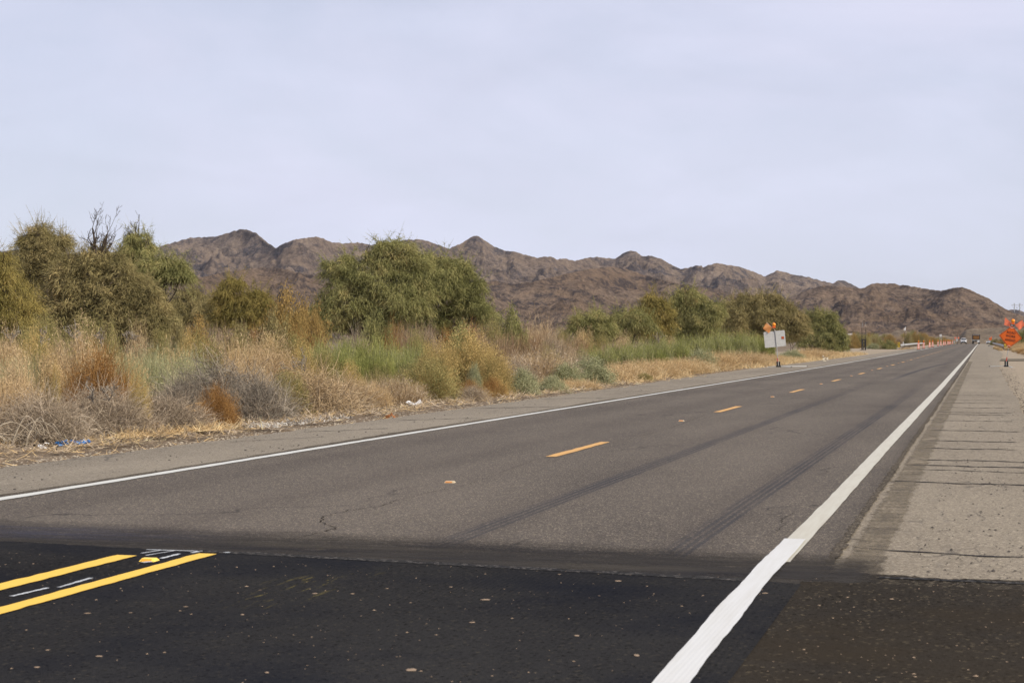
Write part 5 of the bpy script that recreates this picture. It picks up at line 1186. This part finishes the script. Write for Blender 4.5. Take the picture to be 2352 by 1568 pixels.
def suv(name, loc, rz, paint, label, cat):
    """front at -y; 1.98 wide, 4.9 long, 1.85 high"""
    t = empty(name, loc, (0, 0, rz)); tag(t, label, cat)
    m = MB(); W = .97
    def sec(y, wb, zb, ws, zs, wt, zt): return (y, [(wb * .9, zb), (wb, zb + .12), (ws, zs - .18), (ws * .985, zs), (wt, zt)])
    loft(m, [sec(-2.42, .70, .42, .72, .92, .60, .98), sec(-2.30, .86, .36, .90, 1.02, .76, 1.09), sec(-2.0, .95, .32, W, 1.08, .84, 1.14), sec(-1.05, .97, .30, .985, 1.14, .86, 1.20), sec(-.9, .97, .30, .985, 1.15, .86, 1.22), sec(1.2, .97, .30, .985, 1.18, .86, 1.24), sec(2.2, .96, .34, .97, 1.16, .84, 1.22), sec(2.42, .88, .42, .9, 1.08, .74, 1.14)])
    b = m.build('body', paint, t, True, bevel=.02)
    g = MB(); loft(g, [(-1.12, [(.84, 1.19), (.84, 1.22), (.82, 1.24)]), (-.42, [(.86, 1.2), (.78, 1.5), (.68, 1.74)]), (.6, [(.87, 1.2), (.80, 1.5), (.69, 1.78)]), (1.7, [(.86, 1.2), (.79, 1.5), (.67, 1.74)]), (2.3, [(.84, 1.2), (.78, 1.26), (.70, 1.3)])])
    g.build('windows', M_glass, t, True)
    rf = MB(); loft(rf, [(-.44, [(.64, 1.72), (.72, 1.745), (.62, 1.80)]), (.5, [(.66, 1.78), (.735, 1.79), (.60, 1.86)]), (1.74, [(.64, 1.74), (.71, 1.745), (.58, 1.80)])]); rf.build('roof', paint, t, True)
    for s in (-1, 1):
        MB().tube([(s * .865, -1.08, 1.20), (s * .715, -.44, 1.75)], .035, 5).build('windscreen_pillar', paint, t)
        MB().box((s * .55 * 1.42, -2.28, .98), (.30, .16, .13)).build('headlight', M_hl, t, bevel=.02)
        MB().box((s * 1.10, -.85, 1.27), (.20, .12, .17)).build('mirror', paint, t, bevel=.03)
        for yy in (-1.5, 1.5): wheel(t, (s * .86, yy, .40))
    MB().prism(rrect(1.02, .26, .09, 4, 0, .86), -2.45, -2.36).build('grille', M_rub, t)
    bp = MB().prism([(-.88, .34), (.88, .34), (.92, .62), (.62, .70), (-.62, .70), (-.92, .62)], -2.46, -2.2).build('lower_bumper', M_rub, t, bevel=.02)
    MB().box((.02, -2.475, .58), (.32, .01, .16)).build('licence_plate', M_plate, bp)
    return t
x, y = at(2213.2, 640); suv('oncoming_car', (x, y, float(gz(y)) + .02), R(2), M_carw, 'white sport utility vehicle coming towards the camera in the left lane', 'car').scale = (1.0, 1.0, 1.10)
x, y = at(1944.5, 282); pk = suv('parked_truck', (x - 2.5, y + 2.0, float(gz(y)) - .02), R(78), M_cars, 'silver vehicle parked behind the rightmost tree, only its end peeking out', 'truck')
x, y = at(2271.8, 775); suv('parked_car', (x, y, float(gz(y)) + .02), R(-8), M_carw, 'white parked car half hidden behind the right guardrail', 'car').scale = (.92, .92, .78)

def dump_truck():
    x, y = at(2242, 655); t = empty('dump_truck', (x, y, float(gz(y)) + .01), (0, 0, R(1)))
    t.scale = (1.10, 1, 1.24)
    tag(t, 'dark dump truck with amber-brown tailgate driving away in the right lane', 'truck')
    MB().box((0, 2.6, 1.95), (2.45, 5.2, 1.5)).box((0, 2.6, 2.66), (2.5, 5.3, .10)).build('dump_box', M_dkm, t, bevel=.03)
    tg = MB().box((0, -.05, 1.85), (2.05, .06, .95)).build('tailgate', simple('rusty_amber_paint', (.17, .075, .016), .6, 0, .3, .5, 3), t)
    for s in (-.62, -.2, .2, .62): MB().box((s, -.10, 1.85), (.10, .05, .95)).build('rib', simple('amber_paint', (.42, .20, .035), .5), tg)
    for s in (-1, 1): MB().box((s * 1.14, -.08, 1.95), (.16, .10, 1.6)).build('corner_post', M_dkm, t)
    MB().box((0, -.02, 2.62), (2.30, .12, .16)).build('tarp_roll', simple('grey_tarp', (.22, .21, .20), .9), t)
    MB().box((0, 3, .95), (.9, 6.5, .28)).box((0, -.1, .62), (2.3, .08, .12)).build('chassis', M_dkm, t)
    for s in (-1, 1):
        for yy in (.6, 1.9): wheel(t, (s * .95, yy, .50), .50, .52)
        wheel(t, (s * 1.0, 6.6, .5), .5, .3)
        MB().box((s * .9, -.15, .66), (.34, .03, .40)).build('mud_flap', M_wht if s > 0 else M_rub, t)
    MB().box((0, 7.0, 1.7), (2.3, 1.9, 1.9)).box((0, 8.4, 1.2), (1.7, 1.2, .9)).build('cab', M_wht, t, bevel=.12)
    MB().box((.58, -.17, .72), (.62, .02, .34)).build('white_plate', M_wht, t)
dump_truck()

# ---- far signs, mast, poles
def far_sign(name, label, u, Z, fn, rz=0.0):
    x, y = at(u, Z); t = empty(name, (x, y, float(gz(y)) - .05), (0, 0, rz)); tag(t, label, 'sign'); fn(t); return t
def f1(t):
    MB().tube([(0, 0, 0), (0, 0, 3.25)], .02, 6).build('post', M_dkm, t)
    MB().prism(rrect(.32, .32, .03, 3, 0, 3.25, R(45)), -.05, -.035).build('sign_panel', M_wht, t)
    MB().lathe([(.07, -.09), (.07, -.05)], (0, 0, 3.25), 12, 'Y').build('dark_lens', M_blk, t)
    V, Fc = cloth_mesh([(.0, 3.5), (.14, 3.75), (.17, 3.5), (.05, 3.4)], 4, 4); MB().add(V, Fc).build('flag', M_wht, t)
far_sign('warning_sign', 'small white diamond sign with dark centre on a pole above the far bushes', 2078, 310, f1, TH)
def f2(t):
    for s in (-.16, .16): MB().tube([(s, 0, 0), (s, 0, 2.9)], .035, 5).build('post', M_galv, t)
    MB().prism(rrect(.52, .56, .04, 3, 0, 2.55), -.05, -.035).build('sign_panel', M_alud, t)
far_sign('information_sign', 'grey upright rectangular sign back above the bushes left of the far car', 2160.5, 450, f2, TH)
def f3(t):
    MB().tube([(0, 0, 0), (0, 0, 2.0)], .04, 6).build('mast', M_galv, t)
    MB().prism(rrect(.62, .80, .05, 3, 0, 1.45), -.05, -.035).build('sign_panel', M_alud, t)
    for s in (-1, 1):
        V, Fc = cloth_mesh([(s * .1, 2.1), (s * .62, 2.5), (s * .85, 2.05), (s * .42, 1.75)], 4, 4, .02, 2 + s); MB().add(V, Fc).build('flag', M_flag, t)
    for a in (-1, 1): MB().tube([(0, 0, .06), (a * .8, .2 * a, .03)], .02, 4).build('leg', M_alu, t)
    MB().box((0, 0, .18), (.2, .14, .3)).build('spring_base', M_rub, t)
far_sign('flagged_sign', 'far grey sign back with two coral flags left of the oncoming white car', 2198, 600, f3, 0)
def f4(t):
    pan = MB().prism(rrect(.80, .80, .05, 3, 0, 1.75), -.05, -.035).build('sign_panel', M_org, t)
    MB().tube([(0, 0, 0), (0, 0, 2.5)], .035, 6).build('mast', M_galv, t)
    V, Fc = cloth_mesh([(.02, 2.3), (.34, 2.6), (.5, 2.25), (.2, 2.1)], 4, 4); MB().add(V, Fc).build('flag', M_flag, t)
    for a in (-1, 1): MB().tube([(0, 0, .06), (a * .8, .2 * a, .03)], .02, 4).build('leg', M_alu, t)
far_sign('orange_sign', 'small far orange square sign above the white parked car', 2275, 575, f4, 0)
def f5(t):
    MB().tube([(0, 0, 0), (0, 0, 1.35)], .04, 6).build('mast', M_galv, t)
    MB().box((0, 0, .75), (.42, .04, .55)).build('sign_panel', M_alud, t)
    lamp(t, (0, -.03, 1.5), .09)
    MB().box((0, 0, .05), (.8, .4, .1)).build('rubber_base', M_rub, t)
far_sign('lamp_stand', 'small grey stand with an amber lamp just past the last channelizer', 2191.8, 590, f5, 0)
def f6(t):
    for a in ((-.8, .1), (.7, .2), (.1, -.5)): MB().tube([(0, 0, .08), (a[0], a[1], .03)], .025, 4).build('leg', M_alu, t)
    MB().box((0, 0, .12), (.2, .14, .2)).build('spring_base', M_rub, t)
far_sign('folded_sign_stand', 'low black and silver sign stand lying open on the right shoulder', 2271.5, 380, f6, 0)

def mast():
    x, y = at(1984, 268); t = empty('steel_mast', (x, y, float(gz(y)) - .05), (0, 0, TH)); tag(t, 'tall dark steel lattice mast standing on the gravel pull-out', 'mast')
    k = .12755 * .57422 * 268 / F; Q = lambda a, b: ((a - 893) * k, (1108 - b) * k)
    def bar(a, b, r, m=M_dkm, nm='bar', dy=0):
        MB().tube([(Q(*a)[0], dy, Q(*a)[1]), (Q(*b)[0], dy, Q(*b)[1])], r, 5).build(nm, m, t)
    for dy in (-.22, .22):
        for x_ in (833, 955): bar((x_, 1105), (x_, 400), .022, M_dkm, 'upright', dy)
    bar((840, 400), (855, 250), .022, M_galv, 'upper_tube'); bar((958, 360), (945, 250), .022, M_galv, 'upper_tube')
    bar((833, 500), (955, 380), .014, M_dkm, 'brace'); bar((833, 385), (955, 505), .014, M_dkm, 'brace')
    for z in (570, 710): bar((833, z), (955, z), .022, M_dkm, 'rung')
    for x_ in (868, 918): bar((x_, 570), (x_, 760), .018, M_dkm, 'rung')
    bar((850, 235), (950, 235), .03, M_dkm, 'top_bar'); bar((870, 200), (930, 190), .04, M_dkm, 'top_bar')
    m = MB()
    m.box((*[Q(893, 780)[0], 0], Q(893, 780)[1]), (.50, .35, .20)); m.box((Q(850, 880)[0], 0, Q(850, 900)[1]), (.14, .35, .9)); m.box((Q(935, 880)[0], 0, Q(935, 900)[1]), (.14, .35, .9)); m.box((0, 0, Q(893, 870)[1]), (.3, .3, .12))
    m.box((Q(845, 1050)[0], 0, .22), (.13, .3, .5)); m.box((Q(893, 1050)[0], 0, .3), (.07, .3, .62)); m.box((Q(945, 1050)[0], 0, .22), (.13, .3, .5)); m.box((-.15, 0, .04), (.8, .5, .06))
    m.build('machine_body', M_dkm, t)
mast()
def pole(name, label, u, Z, ytop, rad, fn=None, mat=M_dead):
    x, y = at(u, Z); z0 = float(gz(y)) - .1; t = empty(name, (x, y, z0), (0, 0, TH)); tag(t, label, 'pole')
    hh = zpx(ytop, Z) - z0; MB().tube([(0, 0, 0), (0, 0, hh)], [rad, rad * .75], 7).build('shaft', mat, t)
    if fn: fn(t, hh)
    return t
pole('wooden_pole', 'thin brown wooden pole rising behind the far flagged sign', 2199.6, 640, 762, .10, None, simple('brown_wood', (.15, .085, .06), .9))
pole('sensor_pole', 'pale post with grey box panels beyond the rightmost tree', 1952.5, 420, 772, .11, lambda t, h: (MB().box((-.12, 0, h + .35), (.65, .2, .55)).build('box_panel', M_wht, t), MB().box((.42, 0, h + .45), (.16, .1, .5)).build('box_panel', M_wht, t)), M_wht)
def hframe():
    Z = 3650; x, y = at(2336, Z); t = empty('power_pylon', (x, y, zpx(716, Z) - 6), (0, 0, TH)); tag(t, 'H-shaped power line pylon on the ridge at the right edge', 'pylon')
    k = Z / F; b = 6 + 2
    for s in (-6.2, 6.2): MB().tube([(s * k, 0, 0), (s * k, 0, 23)], .75, 6).build('pole', M_galv, t); MB().box((s * k, 0, 22.6), (5, .8, .6)).build('cap_bar', M_galv, t)
    MB().box((0, 0, 19.6), (26 * k, .9, .9)).build('crossarm', M_galv, t)
    for s in (-1, 1): MB().tube([(-s * 6.2 * k, 0, 19), (s * 6.2 * k, 0, 9)], .30, 4).build('brace', M_galv, t); MB().tube([(s * 6.2 * k, 0, 12), (s * 13 * k, 0, 19.5)], .28, 4).build('brace', M_galv, t)
hframe()

# ---- raised reflectors of the centre line
def reflector(x, y, z, mb_, ml_, label, grp=None):
    t = empty('road_reflector', (x, y, z), (0, 0, R(4))); tag(t, label, 'reflector', grp)
    w, d, h = .052, .05, .019
    MB().add([(-w, -d, 0), (w, -d, 0), (w, d, 0), (-w, d, 0), (-w * .78, -d * .45, h), (w * .78, -d * .45, h), (w * .78, d * .45, h), (-w * .78, d * .45, h)],
             [(3, 2, 1, 0), (4, 5, 6, 7), (0, 1, 5, 4), (1, 2, 6, 5), (2, 3, 7, 6), (3, 0, 4, 7)]).build('reflector_body', mb_, t)
    MB().add([(-w * .82, -d * .93, .003), (w * .62, -d * .93, .003), (w * .54, -d * .56, h * .86), (-w * .72, -d * .56, h * .86)], [(0, 1, 2, 3)]).build('reflector_lens', ml_, t, loc=(0, -.0015, 0))
    return t
M_rb = simple('yellow_reflector_body', (.90, .62, .10), .4); M_rl = simple('amber_reflector_lens', (.72, .32, .02), .2, 0, .6)
M_rb2 = simple('dirty_reflector_body', (.46, .37, .23), .5); M_rl2 = simple('dull_orange_lens', (.50, .20, .05), .4)
x, y = gnd(343, 1290.5); reflector(x, y, .0095, M_rb, M_rl, 'bright yellow raised reflector between the ends of the two yellow lines')
rp = None
for k in range(16):
    s = 17.63 + 14.63 * k; xx = -5.2
    if rp is None: rp = reflector(xx, s, .0005 + float(gz(s)), M_rb2, M_rl2, 'worn cream and orange raised reflector alone on the old road surface'); 
    else: c = copy_tree(rp, (xx, s, float(gz(s)) + .0005)); tag(c, 'worn orange raised reflector between two of the farther centre dashes', 'reflector', 'farther centre line reflectors')

# ---- litter
def crumple(name, u, yv, w, h, d, mat, label, seed, n=26):
    x, y = gnd(u, yv); r = random.Random(seed); m = MB()
    for k in range(n):
        a = r.uniform(-.5, .5) * w; b = r.gauss(0, d * .3); z = r.uniform(.01, h); s = r.uniform(.25, .6) * min(w, h * 3) * .5
        P = [(a + r.gauss(0, s), b + r.gauss(0, s * .5), max(.005, z + r.gauss(0, h * .3))) for _ in range(4)]; m.add(P, [(0, 1, 2), (0, 2, 3)])
    o = m.build(name, mat, None, False, (x, y, groundz(x, y) + .01), (0, 0, TH)); tag(o, label, 'litter'); return o
crumple('plastic_scrap', 164, 1023.5, .50, .07, .12, simple('blue_plastic', (.03, .20, .52), .35, 0, .5, .3), 'crumpled blue plastic scrap on the dirt left of the road', 1, 40)
crumple('pink_litter', 378, 990, .09, .08, .06, simple('pink_plastic', (.75, .22, .22), .5), 'small pink scrap at the foot of the grey shrubs', 2, 14)
crumple('paper_litter', 362, 996, .16, .04, .07, M_wht, 'crumpled white paper just left of the pink scrap', 3, 12)
crumple('paper_litter', 98, 1030, .09, .06, .06, M_wht, 'little white ball of paper left of the blue plastic', 4, 12)
crumple('paper_litter', 947, 934, .20, .10, .10, M_wht, 'white crumpled bag against the brush below the pale straw tuft', 5, 22)
crumple('paper_litter', 1085, 914, .26, .05, .10, M_wht, 'flat white rag on the straw under the rust clump', 6, 18)
crumple('paper_litter', 1238, 901, .26, .04, .12, M_wht, 'torn white paper at the shoulder near the blue-green shrubs', 7, 16)
crumple('paper_litter', 1894, 829, .35, .30, .2, simple('pale_bag', (.62, .55, .42), .8), 'pale bag in the grass just right of the grey sign', 8, 16)
crumple('cardboard_scrap', 900, 957, .22, .09, .10, simple('brown_cardboard', (.32, .13, .045), .8), 'curled brown cardboard piece on the straw by the shoulder', 9, 14)
def woodheap(u, yv, w, h, n, label, seed):
    x, y = gnd(u, yv); r = random.Random(seed); m = MB()
    for k in range(n):
        a = r.uniform(-.5, .5) * w; z = r.uniform(.02, h); L = r.uniform(.12, .4); th = r.gauss(0, .45); pts = []
        for i in range(5): f = i / 4 - .5; pts.append((a + f * L * math.cos(th), r.gauss(0, .06) + .01 * i, max(.01, z + f * L * math.sin(th) + .06 * math.cos(f * 5))))
        m.tube(pts, [r.uniform(.010, .022) * (1 - .5 * i / 4) for i in range(5)], 4)
    o = m.build('wood_heap', simple('splintered_wood', (.50, .33, .16), .9, 0, .1, .5, 8), None, False, (x, y, groundz(x, y)), (0, 0, TH)); tag(o, label, 'debris')
woodheap(430, 968, .80, .28, 46, 'heap of splintered pale wood in front of the small rust-orange shrub', 3)
woodheap(320, 995, .55, .22, 36, 'loose pile of shredded tan bark right of the blue plastic scrap', 5)
# bare twig sprays standing among the brush
def bare_sprig(u, yb, yt, Z, lean, label, seed, mat, rad=.03, grp=None):
    x, y = at(u, Z); z = zpx(yb, Z); m = MB(); r = random.Random(seed); L = (yb - yt) * Z / F * .62
    for k in range(3): limb(m, r, Vector((0, 0, 0)), Vector((lean + r.gauss(0, .4), r.gauss(0, .2), 1)).normalized(), L, rad * r.uniform(.6, 1), 2, 0, .14, .1)
    me = m; o = m.build('bare_branch', mat, None, False, (x, y, z - .1)); tag(o, label, 'branch', grp)
M_pale = simple('bleached_twigs', (.28, .24, .19), .9, 0, .1, .3, 12)
for i, (u, yb, yt, Z, ln) in enumerate(((95, 785, 740, 42, .1), (178, 782, 728, 43, .1), (25, 785, 735, 42, -.2), (290, 775, 735, 44, .6), (235, 785, 745, 42, .2))):
    bare_sprig(u, yb, yt, Z, ln, 'bleached bare sprig standing before the left-hand trees', 60 + i, M_pale, .009, 'bleached sprigs before the left-hand trees')
bare_sprig(700, 855, 780, 38, -.8, 'long pale stem arching over the tan tangled shrub', 71, M_pale, .010)
bare_sprig(1170, 735, 690, 78, .3, 'pale bleached branch above the reddish brush', 73, M_pale, .014)
bare_sprig(1510, 790, 755, 92, .1, 'pale twigs sticking up left of the green broom shrubs', 74, M_pale, .014)
bare_sprig(250, 905, 862, 26, .2, 'pale forked twigs before the big rust-brown shrub', 75, M_pale, .006)
bare_sprig(215, 910, 858, 26, -.2, 'pale forked twig left of the small yellow-flowered shrub', 76, M_pale, .006)
# ------------------------------------------------------------------ thin desert haze
hz = MB().box((0, 3900, 150), (11000, 9000, 330))
hm = bpy.data.materials.new('haze'); hm.use_nodes = True; hn = hm.node_tree.nodes; hn.clear()
pv = hn.new('ShaderNodeVolumePrincipled'); pv.inputs['Color'].default_value = (.86, .90, 1.0, 1); pv.inputs['Density'].default_value = 0.000028; pv.inputs['Anisotropy'].default_value = .2
ho = hn.new('ShaderNodeOutputMaterial'); hm.node_tree.links.new(pv.outputs[0], ho.inputs['Volume'])
kind(hz.build('haze', hm), 'stuff')
